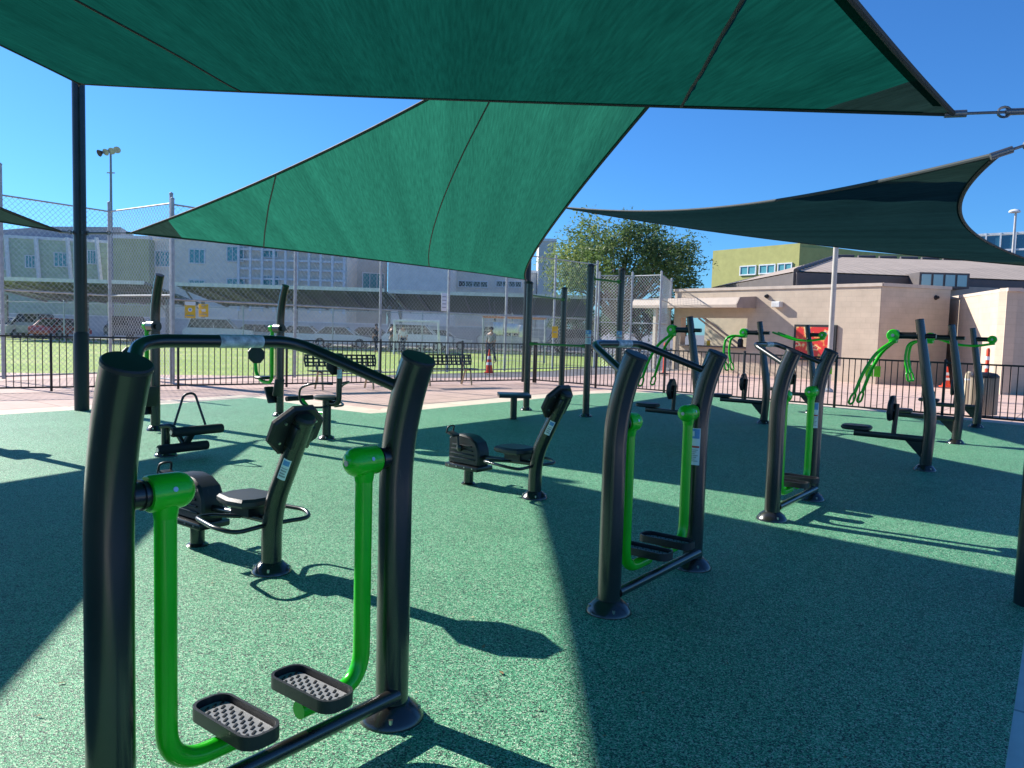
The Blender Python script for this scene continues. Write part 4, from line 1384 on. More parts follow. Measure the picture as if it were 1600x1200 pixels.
# poster, light fixture, cameras
u0, z0 = fc.uv(1240, 562); u1, z1 = fc.uv(1309, 508)
fbox(fc, tb, 'poster_frame', PLAST, u0, u1, z0, z1, -.08, -.003)
pm, nt, b = newmat('red_poster_print')
co = coords(nt)
n1 = nd(nt, 'ShaderNodeTexNoise', Scale=2.6, Detail=3.0); nt.links.new(co, n1.inputs['Vector'])
r1_ = ramp(nt, [(0.50, (.62, .03, .025)), (0.56, (.8, .35, .08)), (0.60, (.8, .65, .4)), (.63, (.62, .03, .025))])
nt.links.new(n1.outputs['Fac'], r1_.inputs['Fac']); nt.links.new(r1_.outputs['Color'], b.inputs['Base Color']); b.inputs['Roughness'].default_value = .35
fbox(fc, tb, 'poster', pm, u0 + .1, u1 - .1, z0 + .09, z1 - .09, -.09, -.082)
u, z = fc.uv(1217, 476)
fbox(fc, tb, 'wall_light', plain('light_fixture_grey', (.6, .6, .58), .4), u - .2, u + .2, z - .12, z + .12, -.25, -.002, bev=.03)
for (px_, py_) in ((1199, 463), (1462, 465)):
    f_ = fc if px_ < 1300 else fB
    m = MB()
    if f_ is fc:
        u, z = fc.uv(px_, py_); c_ = Vector((u, -.02, z)); nn = Vector((0, -1, 0))
    else:
        u, z = fB.uv(px_, py_); w_ = fB.A + fB.d * u; c_ = loc2((w_.x, w_.y, z)); q = fB.n; nn = Vector((q.dot(fc.d), -q.dot(fc.n), 0)); nn = Vector((q.dot(fc.d), q.dot(-fc.n), 0))
    m.lathe([(.09, 0), (.09, .03), (.06, .06)], c_, nn, 14); m.lathe([(.01, .06), (.055, .08), (.055, .13), (.02, .17)], c_, nn, 14)
    m.build('security_camera', PLAST, tb)
# hipped roof behind the parapet
e0 = P(1105, 447, 37); e1 = P(1236, 425, 33); e2 = P(1640, 442, 33)
zE = 4.28
def roofp(px, Y, z):
    q = PX(px, Y); return Vector((q.x, q.y, z))
a0 = roofp(1108, 44, zE); a1 = roofp(1238, 31.5, zE); a2 = roofp(1700, 33, zE); rA = roofp(1300, 42, 6.0); rB = roofp(1760, 42, 6.0)
bk = roofp(1180, 56, zE); bk2 = roofp(1700, 56, zE)
m = MB()
L_ = [loc2(tuple(v)) for v in (a0, a1, a2, rA, rB, bk, bk2)]
m.add(L_, [(1, 2, 4, 3), (0, 1, 3), (0, 3, 5), (3, 4, 6, 5), (2, 6, 4)])
# thickness via second lower skin
m.add([v - Vector((0, 0, .05)) for v in L_], [(1, 3, 4, 2), (0, 3, 1), (0, 5, 3), (3, 5, 6, 4), (2, 4, 6), (0, 1, 2, 6, 5)])
rf = m.build('roof', ROOFT, tb, smooth=False)
m = MB()
def beam(a, b, z0, z1, th, inset=.0):
    A_, B_ = loc2(tuple(a)), loc2(tuple(b)); d = (B_ - A_); d.z = 0; l = d.length; d.normalize(); nn = Vector((-d.y, d.x, 0)) * th
    m.prism([(-.1, z0), (l + .1, z0), (l + .1, z1), (-.1, z1)], (A_.x, A_.y, 0), d, (0, 0, 1), nn)
beam(a0, a1, zE - .58, zE - .055, .08); beam(a1, a2, zE - .58, zE - .057, .08)
m.build('fascia', BROWN, rf, smooth=False)
m = MB()
ai, bi, ci = a0 + Vector((1.2, .4, 0)), a1 + Vector((.9, 1.2, 0)), a2 + Vector((0, 1.2, 0))
beam(ai, bi, 2.8, zE - .56, .2); beam(bi, ci, 2.8, zE - .56, .2)
m.build('clerestory_wall', plain('dark_clerestory', (.13, .12, .12), .7), rf, smooth=False)
m = MB()
for s_, e_ in ((a1, rA), (rA, rB)):
    A_, B_ = loc2(tuple(s_)), loc2(tuple(e_)); 
    for k in range(14):
        p_ = A_ + (B_ - A_) * (k + .5) / 14
        m.tube([A_ + (B_ - A_) * (k / 14) + Vector((0, 0, .02)), A_ + (B_ - A_) * ((k + .8) / 14) + Vector((0, 0, .05))], .10, 8)
m.build('ridge_cap', BROWN, rf)
# rooftop window unit
w0 = roofp(1430, 31.2, 0); w1 = roofp(1508, 31.2, 0)
fw_ = Facade(w0, w1)
m = MB(); A_, B_ = loc2(tuple(w0)), loc2(tuple(w1)); l = (B_ - A_).length; d = (B_ - A_).normalized(); nn = Vector((-d.y, d.x, 0))
_, zt_ = fw_.uv(1468, 426); _, zb_ = fw_.uv(1468, 450)
m.prism([(0, zb_), (l, zb_), (l, zt_), (0, zt_)], A_, d, (0, 0, 1), nn * 1.2)
lw = m.build('dormer_window', BROWN, rf, smooth=False)
m = MB()
for k in range(4):
    u0_ = .08 + k * (l - .1) / 4
    m.prism([(u0_, zb_ + .08), (u0_ + (l - .1) / 4 - .1, zb_ + .08), (u0_ + (l - .1) / 4 - .1, zt_ - .08), (u0_, zt_ - .08)], A_ - nn * .03, d, (0, 0, 1), nn * .028)
m.build('pane', glass_mat('pale_window_glass', (.3, .42, .42)), lw, smooth=False)

# light pole in front of the service building
pp_ = PX(1298, 23.5)
t = thing('light_pole', 'slim cream pole in front of the red poster, rising under the dark sail', 'light pole', pp_)
m = MB(); m.tube([(0, 0, -.05), (0, 0, 5.2)], .075, 16); m.build('shaft', plain('cream_pole_paint', (.5, .46, .4), .4), t)
m = MB(); m.lathe([(.16, -.05), (.16, .02), (.09, .07)]); m.build('pole_base', GALV, t)
m = MB(); m.box((0, -.15, 5.22), (.22, .5, .09), bev=.03); m.build('lamp_head', PLAST, t)

# --- yellow building behind
YEL = wall_mat('yellow_green_stucco', (.43, .42, .15), False)
f1 = Facade(PX(1108, 74), PX(1242, 66))
yb = bldg(f1, 'yellow_building', 'tall yellow-green building with teal windows behind the service building roof')
_, zt1 = f1.uv(1180, 386)
fbox(f1, yb, 'wall', YEL, 0, f1.L, 0, zt1, 0, 10)
window(f1, yb, 1157, 415, 1182, 430, TEAL, 2); window(f1, yb, 1187, 413, 1212, 428, TEAL, 2); window(f1, yb, 1216, 411, 1238, 427, TEAL, 2)
f2 = Facade(PX(1242.5, 66), PX(1482, 72))
q = Vector((f2.A.x, f2.A.y, 0)) - f1.A
m = MB(); dd = Vector((f2.d.dot(f1.d), f2.d.dot(-f1.n), 0)); nn = Vector((-dd.y, dd.x, 0))
m.prism([(0, 0), (f2.L, 0), (f2.L, zt1 - .3), (0, zt1 - .3)], (q.dot(f1.d), q.dot(-f1.n), 0), dd, (0, 0, 1), nn * 8)
m.build('wall', YEL, yb, smooth=False)
# --- blue glass building
f1 = Facade(PX(1506, 92), PX(1700, 84))
gb = bldg(f1, 'glass_building', 'blue glass office block at the right edge behind the street lamp')
_, zt1 = f1.uv(1560, 364)
fbox(f1, gb, 'wall', plain('pale_panel', (.6, .62, .64), .5), 0, f1.L, 0, zt1, 0, 12)
m = MB(); m.box((f1.L / 2, -.05, zt1 / 2 + 3), (f1.L - .2, .06, zt1 - 6.6)); m.build('glazing', BLUEG, gb, smooth=False)
m = MB()
for k in range(9): m.box((.1 + k * (f1.L - .2) / 8, -.16, zt1 / 2 + 3), (.16, .14, zt1 - 6))
for z in (zt1 - .1, zt1 - 2.0, zt1 - 3.9): m.box((f1.L / 2, -.13, z), (f1.L, .09, .2))
m.build('mullions', FRAMEW, gb, smooth=False)

# --- school buildings far left
def simple_block(pxa, Ya, pxb, Yb, pytop, wall, label, name='school_building', depth=12, base=0, wins=(), glass=TEAL, nx=3, cap=True):
    f = Facade(PX(pxa, Ya), PX(pxb, Yb))
    b = bldg(f, name, label)
    _, z = f.uv((pxa + pxb) / 2, pytop)
    fbox(f, b, 'wall', wall, 0, f.L, base, z, 0, depth)
    if cap: fbox(f, b, 'parapet', FRAMEW, -.1, f.L + .1, z + .002, z + .3, -.12, depth * .5)
    for w in wins: window(f, b, *w, glass, nx=nx)
    return f, b, z
GRN = wall_mat('sage_green_panel', (.52, .62, .46), True, 1.2, .6, js=.03)
OLV = wall_mat('olive_green_stucco', (.40, .46, .26), False)
GRY = wall_mat('light_grey_stucco', (.80, .74, .64), False)
GRD = wall_mat('grey_grid_panel', (.78, .71, .61), False)
f, b, z = simple_block(-60, 78, 168, 82, 374, GRN, 'green school wing with slanted white fins and a grey roof at far left',
    wins=((2, 403, 12, 421), (40, 400, 60, 418), (85, 396, 111, 416), (137, 392, 154, 412), (2, 441, 14, 455), (42, 440, 62, 455), (85, 438, 112, 454), (137, 437, 156, 452)), nx=4)
m = MB()
for pxu, pxd in ((12, 18), (58, 65), (107, 115), (152, 161)):
    ua_, za_ = f.uv(pxu, 372); ub_, zb_ = f.uv(pxd, 457)
    m.tube([(ua_, -.5, za_), (ub_, -.5, zb_)], .22, 6)
m.build('fin', FRAMEW, b)
m = MB(); ua_, za_ = f.uv(-40, 368); ub_, zb_ = f.uv(165, 338)
m.prism([(0, z + .31), (f.L + 1.0, z + .31), (f.L + 1.0, z + 2.0), (f.L * .55, z + 1.6), (0, z + .5)], (0, 2.0, 0), (1, 0, 0), (0, 0, 1), (0, 9, 0))
m.build('roof', plain('grey_metal_roof', (.33, .33, .36), .5), b, smooth=False)
simple_block(172, 76, 233, 76, 373, OLV, 'plain olive green stair tower of the school', depth=1.2)
f, b, z = simple_block(234, 77.3, 372, 77.3, 375, GRY, 'pale grey school wing with teal windows seen through the fence',
    wins=((296, 390, 320, 411), (355, 386, 381, 408), (296, 438, 320, 453), (355, 436, 382, 453), (243, 393, 266, 416)), nx=3)
f, b, z = simple_block(373, 77.5, 541, 77.5, 372, GRD, 'grey school wing with a white grid screen on its front', wins=((409, 383, 434, 402), (408, 432, 436, 452)), nx=2)
m = MB()
for k in range(10):
    ua_, _ = f.uv(376 + k * 18.2, 420); m.box((ua_, -.6, z * .62), (.22, .2, z * .72))
for py in (392, 408, 422, 437, 452):
    _, zz = f.uv(455, py); m.box((f.L / 2, -.45, zz), (f.L, .12, .2))
m.build('grid_screen', FRAMEW, b, smooth=False)
simple_block(542, 82, 604, 84, 396, wall_mat('mid_grey_panel', (.55, .52, .46), False), 'narrow dark grey school block beside the white one', wins=((566, 428, 600, 452),), nx=3)
simple_block(605, 78, 700, 78, 402, wall_mat('bright_white_stucco', (.80, .76, .70), False), 'plain white school block under the green sail')
f, b, z = simple_block(701, 88, 836, 88, 425, GRD, 'low white school wing with a brown window strip', wins=((716, 440, 762, 448), (775, 440, 815, 448)), glass=DARKG, nx=4)
simple_block(838, 86, 864, 86, 377, wall_mat('grey_concrete_block', (.62, .62, .58), False), 'grey tower block rising left of the tree', depth=8)

# --- carport canopy with trusses
def carport(px0, px1, Y, label, zf=3.85, zr=2.75):
    A_ = PX(px0, Y); B_ = PX(px1, Y)
    L = (B_ - A_).length
    t = thing('carport', label, 'carport', A_)
    m = MB()
    m.prism([(0, zf), (9, zr), (9, zr + .15), (0, zf + .15)], (0, 0, 0), (0, 1, 0), (0, 0, 1), (L, 0, 0))
    m.build('canopy', plain('dark_green_canopy', (.17, .21, .18), .6), t, smooth=False)
    m = MB(); m.box((L / 2, -.06, zf + .06), (L, .1, .24)); m.build('gutter', FRAMEW, t, smooth=False)
    n = max(2, int(L / 6))
    for k in range(n + 1):
        x = .3 + k * (L - .6) / n
        m = MB(); m.box((x, 4, 1.5), (.2, .2, 3.0)); m.tube([(x, 4, 2.0), (x, 1.2, zf - .35)], .06, 6); m.build('column', plain('grey_column', (.3, .3, .32), .6), t, smooth=False)
    m = MB()
    k = int(L / 1.5)
    for j in range(k):
        m.box((j * L / k + .4, 4.4, (zf + zr) / 2 - .12), (.08, 8.6, .12), Matrix.Rotation(math.atan2(zr - zf, 9), 3, 'X'))
    m.build('purlins', plain('grey_column', (.3, .3, .32), .6), t, smooth=False)
carport(-60, 226, 50.5, 'dark canopied carport at far left behind the backstop')
carport(272, 600, 51, 'long dark carport canopy in the middle, above the parked cars')
carport(606, 935, 53, 'dark carport canopy behind the pull-up frame')
# low white wall behind the cars
A_ = PX(-80, 64); B_ = PX(940, 64)
t = thing('boundary_wall', 'low pale wall running behind the parked cars', 'wall', A_)
m = MB(); m.box(((B_ - A_).length / 2, 0, .8), ((B_ - A_).length, .25, 1.7)); m.build('wall_body', wall_mat('pale_blue_grey_wall', (.5, .54, .6), True, .8, .3), t, smooth=False)
m = MB(); m.box(((B_ - A_).length / 2, 0, 1.69), ((B_ - A_).length, .33, .08)); m.build('coping', FRAMEW, t, smooth=False)

# ------------------------------------------------------------------ cars
def make_car(paint, kind='sedan'):
    t = thing('parked_car', 'x', 'car')
    m = MB()
    if kind == 'sedan':
        body = [(-2.2, .32), (2.2, .32), (2.25, .62), (2.1, .78), (1.0, .92), (-1.5, .95), (-2.15, .88), (-2.25, .6)]
        cab = [(-1.75, .92), (1.05, .90), (.35, 1.42), (-1.05, 1.44)]
    else:
        body = [(-2.35, .4), (2.3, .4), (2.35, .85), (2.2, 1.02), (1.1, 1.12), (-2.2, 1.12), (-2.4, .9)]
        cab = [(-2.1, 1.09), (1.1, 1.09), (.5, 1.72), (-1.85, 1.75)]
    m.prism(body, (0, -.88, 0), (1, 0, 0), (0, 0, 1), (0, 1.76, 0), chamf=.07)
    m.build('body', paint, t, ang=30)
    m = MB(); m.prism(cab, (0, -.74, 0), (1, 0, 0), (0, 0, 1), (0, 1.48, 0), chamf=.09); cb = m.build('window_glass', DARKG, t, ang=30)
    m = MB(); zc = cab[2][1]
    m.box(((cab[2][0] + cab[3][0]) / 2, 0, zc + .02), (cab[2][0] - cab[3][0] + .05, 1.30, .05), bev=.02)
    for s in (-1, 1):
        for i in (0, 1):
            a_ = cab[0] if i else cab[1]; b2_ = cab[3] if i else cab[2]
            m.tube([(a_[0], s * .76, a_[1]), (b2_[0], s * .66, b2_[1])], .035, 6)
        m.tube([(-.35, s * .76, .93), (-.4, s * .66, zc)], .035, 6)
    m.build('roof', paint, t, ang=30)
    for x in (-1.35, 1.4):
        for s in (-1, 1):
            m = MB(); m.lathe([(.2, -.1), (.33, -.1), (.34, -.06), (.34, .06), (.33, .1), (.2, .1)], (x, s * .8, .33), (0, 1, 0), 20); w = m.build('wheel', RUBBER, t)
            m = MB(); m.lathe([(.2, -.02), (.2, .03), (.05, .05)], (x, s * .88, .33), (0, s, 0), 14); m.build('rim', GALV, w)
    for s in (-1, 1):
        m = MB(); m.box((2.2, s * .65, .68), (.12, .3, .12), bev=.03); m.build('headlight', WHITE, t)
        m = MB(); m.box((-2.2, s * .68, .75), (.12, .25, .12), bev=.03); m.build('tail_light', REDM, t)
    return t
def carpaint(n, c): return plain('car_paint_' + n, c, .25, coat=.6, var=.03)
prot = {}
cars = [(30, 56, 'white', 'sedan', 'white saloon leftmost in the car park behind the backstop', 1.4), (62, 57, 'silver', 'suv', 'silver sport utility car, second from the left in the car park', 1.7),
        (95, 56, 'red', 'sedan', 'red saloon parked behind the left shade pole', 1.45), (205, 57, 'grey', 'suv', 'grey sport utility car seen between the fence posts at left', 1.6),
        (345, 54, 'white', 'suv', 'white sport utility car below the yellow notices', .2), (410, 55, 'silver', 'sedan', 'silver saloon behind the second leg press', 0.1),
        (478, 54, 'white', 'sedan', 'white saloon behind the left bench', .05), (535, 54, 'white', 'sedan', 'white saloon right of the bench under the carport', 0.0),
        (585, 57, 'grey', 'sedan', 'grey saloon beside the white saloons in mid car park', 0.1), (655, 52, 'white', 'suv', 'white sport utility car parked near the white goal', 0.0), (690, 56, 'white', 'sedan', 'white saloon right of the goal behind the narrow notice', 0.05),
        (795, 58, 'white', 'suv', 'white sport utility car behind the orange-topped frame', .1), (905, 57, 'grey', 'suv', 'grey sport utility car behind the pull-up frame', .1)]
pc = {'white': (.75, .76, .78), 'silver': (.45, .47, .5), 'red': (.4, .03, .03), 'grey': (.12, .13, .15)}
for (px_, Y, c, kd, lb, rz) in cars:
    key = (c, kd)
    pos = PX(px_, Y); pos.z = -.05
    if key not in prot:
        t = make_car(carpaint(c, pc[c]), kd); prot[key] = t
        t.location = pos; t.rotation_euler = (0, 0, rz)
    else: t = dup(prot[key], pos, rz)
    t['label'] = lb; t['group'] = 'cars in the far car park'

# ------------------------------------------------------------------ goals
def goal(px0, px1, Y, h, mat, topmat, label):
    A_ = PX(px0, Y); B_ = PX(px1, Y); L = (B_ - A_).length
    t = thing('goal_frame', label, 'goal', (A_.x, A_.y, -.05))
    m = MB(); m.tube([(0, 0, 0), (0, 0, h)], .05, 10); m.build('upright', mat, t)
    m = MB(); m.tube([(L, 0, 0), (L, 0, h)], .05, 10); m.build('upright', mat, t)
    m = MB(); m.tube([(-.05, 0, h), (L + .05, 0, h)], .055, 10); m.build('crossbar', topmat, t)
    m = MB(); m.tube([(0, 0, h), (0, 1.6, 0), (L, 1.6, 0), (L, 0, h)], .03, 8); m.build('back_frame', mat, t)
    m = MB()
    for k in range(int(L / .25)):
        m.tube([(k * .25, 0, h), (k * .25, 1.6, 0)], .006, 3, False)
    for k in range(1, 10): m.tube([(0, 1.6 * k / 10, h * (1 - k / 10)), (L, 1.6 * k / 10, h * (1 - k / 10))], .006, 3, False)
    m.build('net', WHITE, t, smooth=False)
goal(616, 685, 44, 1.95, FRAMEW, FRAMEW, 'white goal frame on the far side of the field')
goal(755, 852, 38, 2.2, GALV, plain('faded_orange', (.55, .25, .14), .6), 'large goal frame with a faded orange crossbar')
# white jersey-like sheets hung on the frame
t = thing('banner', 'white cloth sheets hanging under the orange crossbar', 'banner', P(797, 528, 37.8))
m = MB()
for (x, w, z, h) in ((-.6, .5, .15, .6), (.05, .7, .25, .45), (.65, .4, .05, .6)):
    n = 6; vs = []; fs = []
    for i in range(n + 1):
        for s_ in (0, 1): vs.append((x + w * (i / n - .5), .04 * math.sin(i * 2.1), z + h * s_))
    for i in range(n): fs.append((2 * i, 2 * i + 2, 2 * i + 3, 2 * i + 1))
    m.add(vs, fs)
cl = m.build('cloth', plain('white_cloth', (.75, .76, .78), .9), t)
sol = cl.modifiers.new('s', 'SOLIDIFY'); sol.thickness = .01

# ------------------------------------------------------------------ people
def skin_mesh(name, verts, edges, radii, mat, parent, root=0, sub=1):
    me = bpy.data.meshes.new(name); me.from_pydata(verts, edges, []); me.materials.append(mat)
    o = bpy.data.objects.new(name, me); COL.objects.link(o); o.parent = parent
    md = o.modifiers.new('skin', 'SKIN'); md.use_smooth_shade = True
    for i, r in enumerate(radii):
        sv = me.skin_vertices[0].data[i]; sv.radius = (r, r * .85) if not isinstance(r, tuple) else r; sv.use_root = (i == root)
    s = o.modifiers.new('sub', 'SUBSURF'); s.levels = sub; s.render_levels = sub
    return o
def person(p, rz, label, shirt, trousers, walk=.18, h=1.72):
    t = thing('person', label, 'person', (p.x, p.y, -.05), rz)
    k = h / 1.75
    V = [(0, 0, .95), (0, 0, 1.15), (0, 0, 1.38), (0, 0, 1.50), (0, .01, 1.56), (0, .01, 1.64), (0, .01, 1.73),
         (.19, 0, 1.40), (.25, -.03, 1.13), (.25, .06, .90), (.25, .09, .80),
         (-.19, 0, 1.40), (-.25, .04, 1.13), (-.24, .10, .90), (-.24, .14, .80),
         (.10, 0, .90), (.11, walk, .50), (.11, walk * .9, .09), (.11, walk * .9 + .14, .04),
         (-.10, 0, .90), (-.11, -walk * .6, .50), (-.11, -walk * 1.6, .11), (-.11, -walk * 1.6 + .14, .05)]
    E = [(0, 1), (1, 2), (2, 3), (3, 4), (4, 5), (5, 6), (2, 7), (7, 8), (8, 9), (9, 10), (2, 11), (11, 12), (12, 13), (13, 14), (0, 15), (15, 16), (16, 17), (17, 18), (0, 19), (19, 20), (20, 21), (21, 22)]
    Rr = [.13, .115, .13, .06, .055, .085, .07, .065, .045, .035, .035, .065, .045, .035, .035, .09, .06, .042, .04, .09, .06, .042, .04]
    skin_mesh('body', [tuple(c * k for c in v) for v in V], E, Rr, SKIN, t, sub=2)
    sh = [0, 1, 2, 7, 8, 11, 12]
    mp = {v: i for i, v in enumerate(sh)}
    skin_mesh('shirt', [tuple(c * k for c in V[v]) for v in sh], [(mp[a], mp[b]) for a, b in E if a in mp and b in mp], [Rr[v] + .018 for v in sh], shirt, t, sub=2)
    tr = [0, 15, 16, 17, 19, 20, 21]
    mp = {v: i for i, v in enumerate(tr)}
    skin_mesh('trousers', [tuple(c * k for c in V[v]) for v in tr], [(mp[a], mp[b]) for a, b in E if a in mp and b in mp], [Rr[v] + .018 for v in tr], trousers, t, sub=2)
    m = MB(); m.lathe([(.03, -.04), (.088, -.02), (.098, .05), (.085, .10), (.02, .125)], (0, -.005, 1.64 * k), seg=16); m.build('hair', HAIRD, t)
    return t
DK = plain('dark_shirt', (.03, .03, .035), .9); GR = plain('grey_shirt', (.25, .25, .27), .9); NV = plain('navy_trousers', (.03, .04, .07), .9); WS = plain('white_shirt', (.6, .6, .62), .9)
person(PX(768, 36), 2.6, 'person in grey walking beyond the fence behind the orange cone', GR, NV)
person(PX(588, 46), 1.2, 'person in dark clothes left of the white goal', DK, NV, .1)
person(PX(612, 46.5), -1.0, 'person in dark shirt beside the left post of the white goal', DK, GR, .12)
person(PX(630, 45.5), 0.4, 'person in pale shirt standing inside the white goal', WS, NV, .08)

# ------------------------------------------------------------------ lamp posts
t = thing('floodlight_mast', 'tall floodlight mast with four lamp heads above the backstop', 'floodlight', PX(175, 62))
zt_ = P(173, 238, 62).z
m = MB(); m.tube([(0, 0, 0), (0, 0, zt_)], [.16, .08], 14); m.build('mast', plain('grey_mast', (.28, .29, .31), .5, metal=.3), t)
m = MB(); m.tube([(-.75, 0, zt_ - .1), (.6, 0, zt_ + .1)], .05, 8); m.tube([(-.3, 0, zt_ - 1.6), (.3, 0, zt_ - 1.6)], .05, 8); m.build('crossarm', GALV, t)
for k, x in enumerate((-.75, -.25, .2, .6)):
    m = MB(); c = Vector((x, -.15, zt_ + .1 * k - .1)); ax = Vector((-.5 + .25 * k, -.8, -.5)).normalized()
    m.lathe([(.1, -.2), (.26, .05), (.28, .1), (.24, .1)], c, ax, 16); m.build('lamp_head', PLAST if k == 0 else GALV, t)
t = thing('street_lamp', 'thin street lamp with a white head in front of the glass building', 'street lamp', PX(1572, 60))
zt_ = P(1582, 332, 60).z
m = MB(); m.tube([(0, 0, 0), (0, 0, zt_)], [.14, .08], 12); m.build('shaft', plain('pale_pole', (.5, .48, .46), .4), t)
m = MB(); m.lathe([(.08, -.05), (.38, 0), (.42, .08), (.3, .2), (.05, .26)], (-.1, 0, zt_), seg=18); m.build('lamp_head', FRAMEW, t)

# ------------------------------------------------------------------ trees
def leaf_mat(name, c1, c2, c3):
    m, nt, b = newmat(name)
    at_ = nt.nodes.new('ShaderNodeAttribute'); at_.attribute_name = 'shade'
    r = ramp(nt, [(0, c1), (.45, c2), (1, c3)])
    nt.links.new(at_.outputs['Fac'], r.inputs['Fac'])
    nt.links.new(r.outputs['Color'], b.inputs['Base Color'])
    b.inputs['Roughness'].default_value = .6
    b.inputs['Subsurface Weight'].default_value = 0
    tl = nt.nodes.new('ShaderNodeBsdfTranslucent'); nt.links.new(r.outputs['Color'], tl.inputs['Color'])
    mx = nt.nodes.new('ShaderNodeMixShader'); mx.inputs[0].default_value = .45
    out = [n for n in nt.nodes if n.type == 'OUTPUT_MATERIAL'][0]
    nt.links.new(b.outputs[0], mx.inputs[1]); nt.links.new(tl.outputs[0], mx.inputs[2]); nt.links.new(mx.outputs[0], out.inputs['Surface'])
    return m
LEAF = leaf_mat('mesquite_leaves', (.035, .08, .03), (.12, .19, .055), (.34, .40, .13))
LEAF2 = leaf_mat('hedge_leaves', (.03, .07, .025), (.06, .12, .03), (.12, .18, .05))
BARK = plain('bark', (.12, .09, .07), .9, bump=.6, bscale=20)
def tree(base, label, H, rx, zc, rz, nclump, nleaf, mat, yellow=0.0, seed=1, ls=.16, name='tree'):
    rnd = random.Random(seed)
    t = thing(name, label, 'tree' if name == 'tree' else 'shrub', (base.x, base.y, -.05))
    m = MB()
    m.tube([(0, 0, 0), (.1, .05, zc * .35), (0, 0, zc * .6)], [.26 * H / 8, .2 * H / 8, .15 * H / 8], 12)
    clumps = []
    for i in range(nclump):
        for _ in range(20):
            a = rnd.uniform(0, 2 * PI); e = rnd.uniform(-.35, 1); q = rnd.uniform(.45, 1.0) ** .6
            c = Vector((math.cos(a) * rx * q * math.sqrt(max(0, 1 - e * e * .8)), math.sin(a) * rx * q * math.sqrt(max(0, 1 - e * e * .8)), zc + e * rz * q))
            if all((c - k[0]).length > rx * .17 for k in clumps): break
        clumps.append((c, rnd.uniform(.12, .26) * rx))
    for c, r in clumps[::1]:
        st = Vector((0, 0, zc * rnd.uniform(.35, .62)))
        md_ = (st + c) / 2 + Vector((0, 0, .12 * rx * rnd.uniform(-.3, 1)))
        m.tube([st, md_, c], [.07 * H / 8, .045 * H / 8, .012], 6)
    m.build('trunk', BARK, t)
    vs = []; fs = []; sh = []
    for ci, (c, r) in enumerate(clumps):
        base_s = .30 + rnd.uniform(-.22, .22) + yellow * max(0, -c.x / rx) * .6  # leaf colour lighter and yellower to the left, painting in the sunlit side
        for _ in range(nleaf):
            d = Vector((rnd.gauss(0, 1), rnd.gauss(0, 1), rnd.gauss(0, .75)))
            d = d.normalized() * (r * rnd.uniform(.15, 1.25) ** .8)
            p = c + d
            sz = ls * rnd.uniform(.5, 1.2)
            u = Vector((rnd.gauss(0, 1), rnd.gauss(0, 1), rnd.gauss(0, .6))).normalized(); w = u.cross(Vector((rnd.gauss(0, 1), rnd.gauss(0, 1), rnd.gauss(0, 1)))).normalized()
            o = len(vs)
            vs += [p - u * sz, p + w * sz * .35, p + u * sz, p - w * sz * .35]
            fs.append((o, o + 1, o + 2, o + 3))
            sh.append(min(1, max(0, base_s + rnd.uniform(-.25, .22))))
        # wispy twigs
        for _ in range(5):
            d = Vector((rnd.gauss(0, 1), rnd.gauss(0, 1), rnd.gauss(.2, .6))).normalized()
            for q in range(14):
                p = c + d * (r * (1 + q * .05)) + Vector((rnd.gauss(0, .05), rnd.gauss(0, .05), rnd.gauss(0, .05) - .004 * q * q))
                sz = ls * rnd.uniform(.4, .8); u = Vector((rnd.gauss(0, 1), rnd.gauss(0, 1), rnd.gauss(0, 1))).normalized(); w = u.cross(d).normalized()
                o = len(vs); vs += [p - u * sz, p + w * sz * .35, p + u * sz, p - w * sz * .35]; fs.append((o, o + 1, o + 2, o + 3)); sh.append(base_s)
    me = bpy.data.meshes.new('crown'); me.from_pydata([tuple(v) for v in vs], [], fs); me.materials.append(mat)
    at_ = me.attributes.new('shade', 'FLOAT', 'FACE'); at_.data.foreach_set('value', sh)
    o = bpy.data.objects.new('crown', me); COL.objects.link(o); o.parent = t
    return t
tree(PX(968, 46), 'large feathery tree, sunlit yellow-green on its left, beside the tan building', 8.2, 4.5, 5.2, 2.9, 95, 190, LEAF, yellow=.8, seed=5, ls=.14)
tree(PX(905, 70), 'dark shrub behind the pull-up frame under the tree', 4, 3.2, 2.2, 1.6, 26, 260, LEAF2, seed=9, ls=.2, name='shrub')
tree(PX(1000, 62), 'dark shrub behind the chain link enclosure', 4, 3.4, 2.4, 1.8, 26, 260, LEAF2, seed=12, ls=.2, name='shrub')

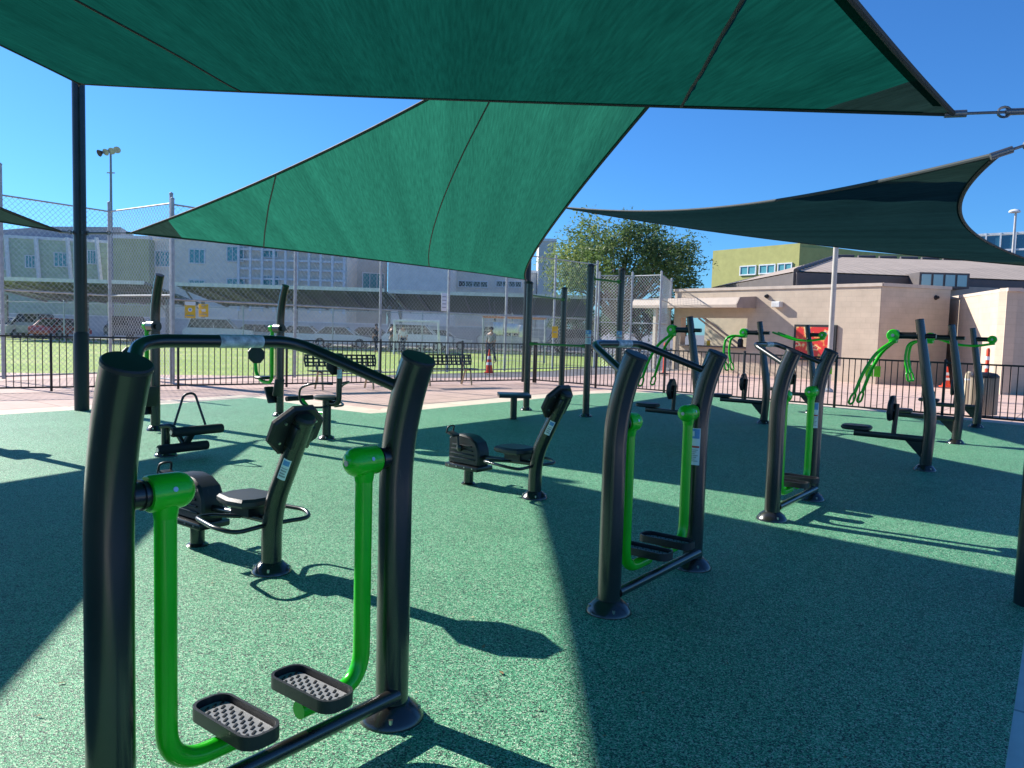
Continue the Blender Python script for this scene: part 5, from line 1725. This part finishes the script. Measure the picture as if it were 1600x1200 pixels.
# ------------------------------------------------------------------ small litter on the rubber
rnd = random.Random(11)
m = MB()
for i in range(60):
    q = G(rnd.uniform(60, 1560), rnd.uniform(680, 1190))
    a = rnd.uniform(0, 6.28); sz = rnd.uniform(.006, .022)
    d1 = Vector((math.cos(a), math.sin(a), rnd.uniform(-.1, .3))) * sz; d2 = Vector((-math.sin(a), math.cos(a), rnd.uniform(-.2, .2))) * sz * rnd.uniform(.3, .6)
    c = Vector((q.x, q.y, .004 + abs(d1.z)))
    m.add([c - d1, c + d2 * .9 + Vector((0, 0, .003)), c + d1, c - d2], [(0, 1, 2, 3)], rnd.choice((0, 0, 1, 2)))
lt = m.build('fallen_leaves', [plain('dry_leaf', (.30, .2, .09), .8), plain('dark_leaf', (.03, .03, .02), .8), plain('pale_leaf', (.5, .42, .25), .8)], None, smooth=False)
tag(lt, 'tiny dry leaves and specks scattered over the green rubber', 'leaves', kind='stuff')

# ------------------------------------------------------------------ light
SUN_H = Vector((-.847, .531)); SUN_H.normalize()
EL = rad(31.5)
sun_dir = Vector((SUN_H.x * math.cos(EL), SUN_H.y * math.cos(EL), math.sin(EL)))
sd = bpy.data.lights.new('sun', 'SUN'); sd.energy = 5.0; sd.angle = rad(.5); sd.color = (1.0, .95, .87)
so = bpy.data.objects.new('sun', sd); COL.objects.link(so)
so.rotation_euler = sun_dir.to_track_quat('Z', 'Y').to_euler()
so.location = (0, 0, 30)
w = bpy.data.worlds.new('World'); sc.world = w; w.use_nodes = True
nt = w.node_tree; nt.nodes.clear()
out = nt.nodes.new('ShaderNodeOutputWorld'); bg = nt.nodes.new('ShaderNodeBackground')
sky = nt.nodes.new('ShaderNodeTexSky'); sky.sky_type = 'NISHITA'; sky.sun_disc = False
sky.sun_elevation = EL; sky.sun_rotation = math.atan2(sun_dir.x, sun_dir.y)
sky.air_density = 1.0; sky.dust_density = 0.3; sky.ozone_density = 3.0
mx = nd(nt, 'ShaderNodeMix', data_type='RGBA', blend_type='MULTIPLY'); mx.inputs[0].default_value = 1
mx.inputs[7].default_value = (.38, .86, 1.42, 1)
nt.links.new(sky.outputs[0], mx.inputs[6]); nt.links.new(mx.outputs[2], bg.inputs['Color']); bg.inputs['Strength'].default_value = .071
nt.links.new(bg.outputs[0], out.inputs['Surface'])
sc.view_settings.view_transform = 'Standard'; sc.view_settings.look = 'None'; sc.view_settings.gamma = 1; sc.view_settings.exposure = 0.8
sc.cycles.max_bounces = 8; sc.cycles.transparent_max_bounces = 16
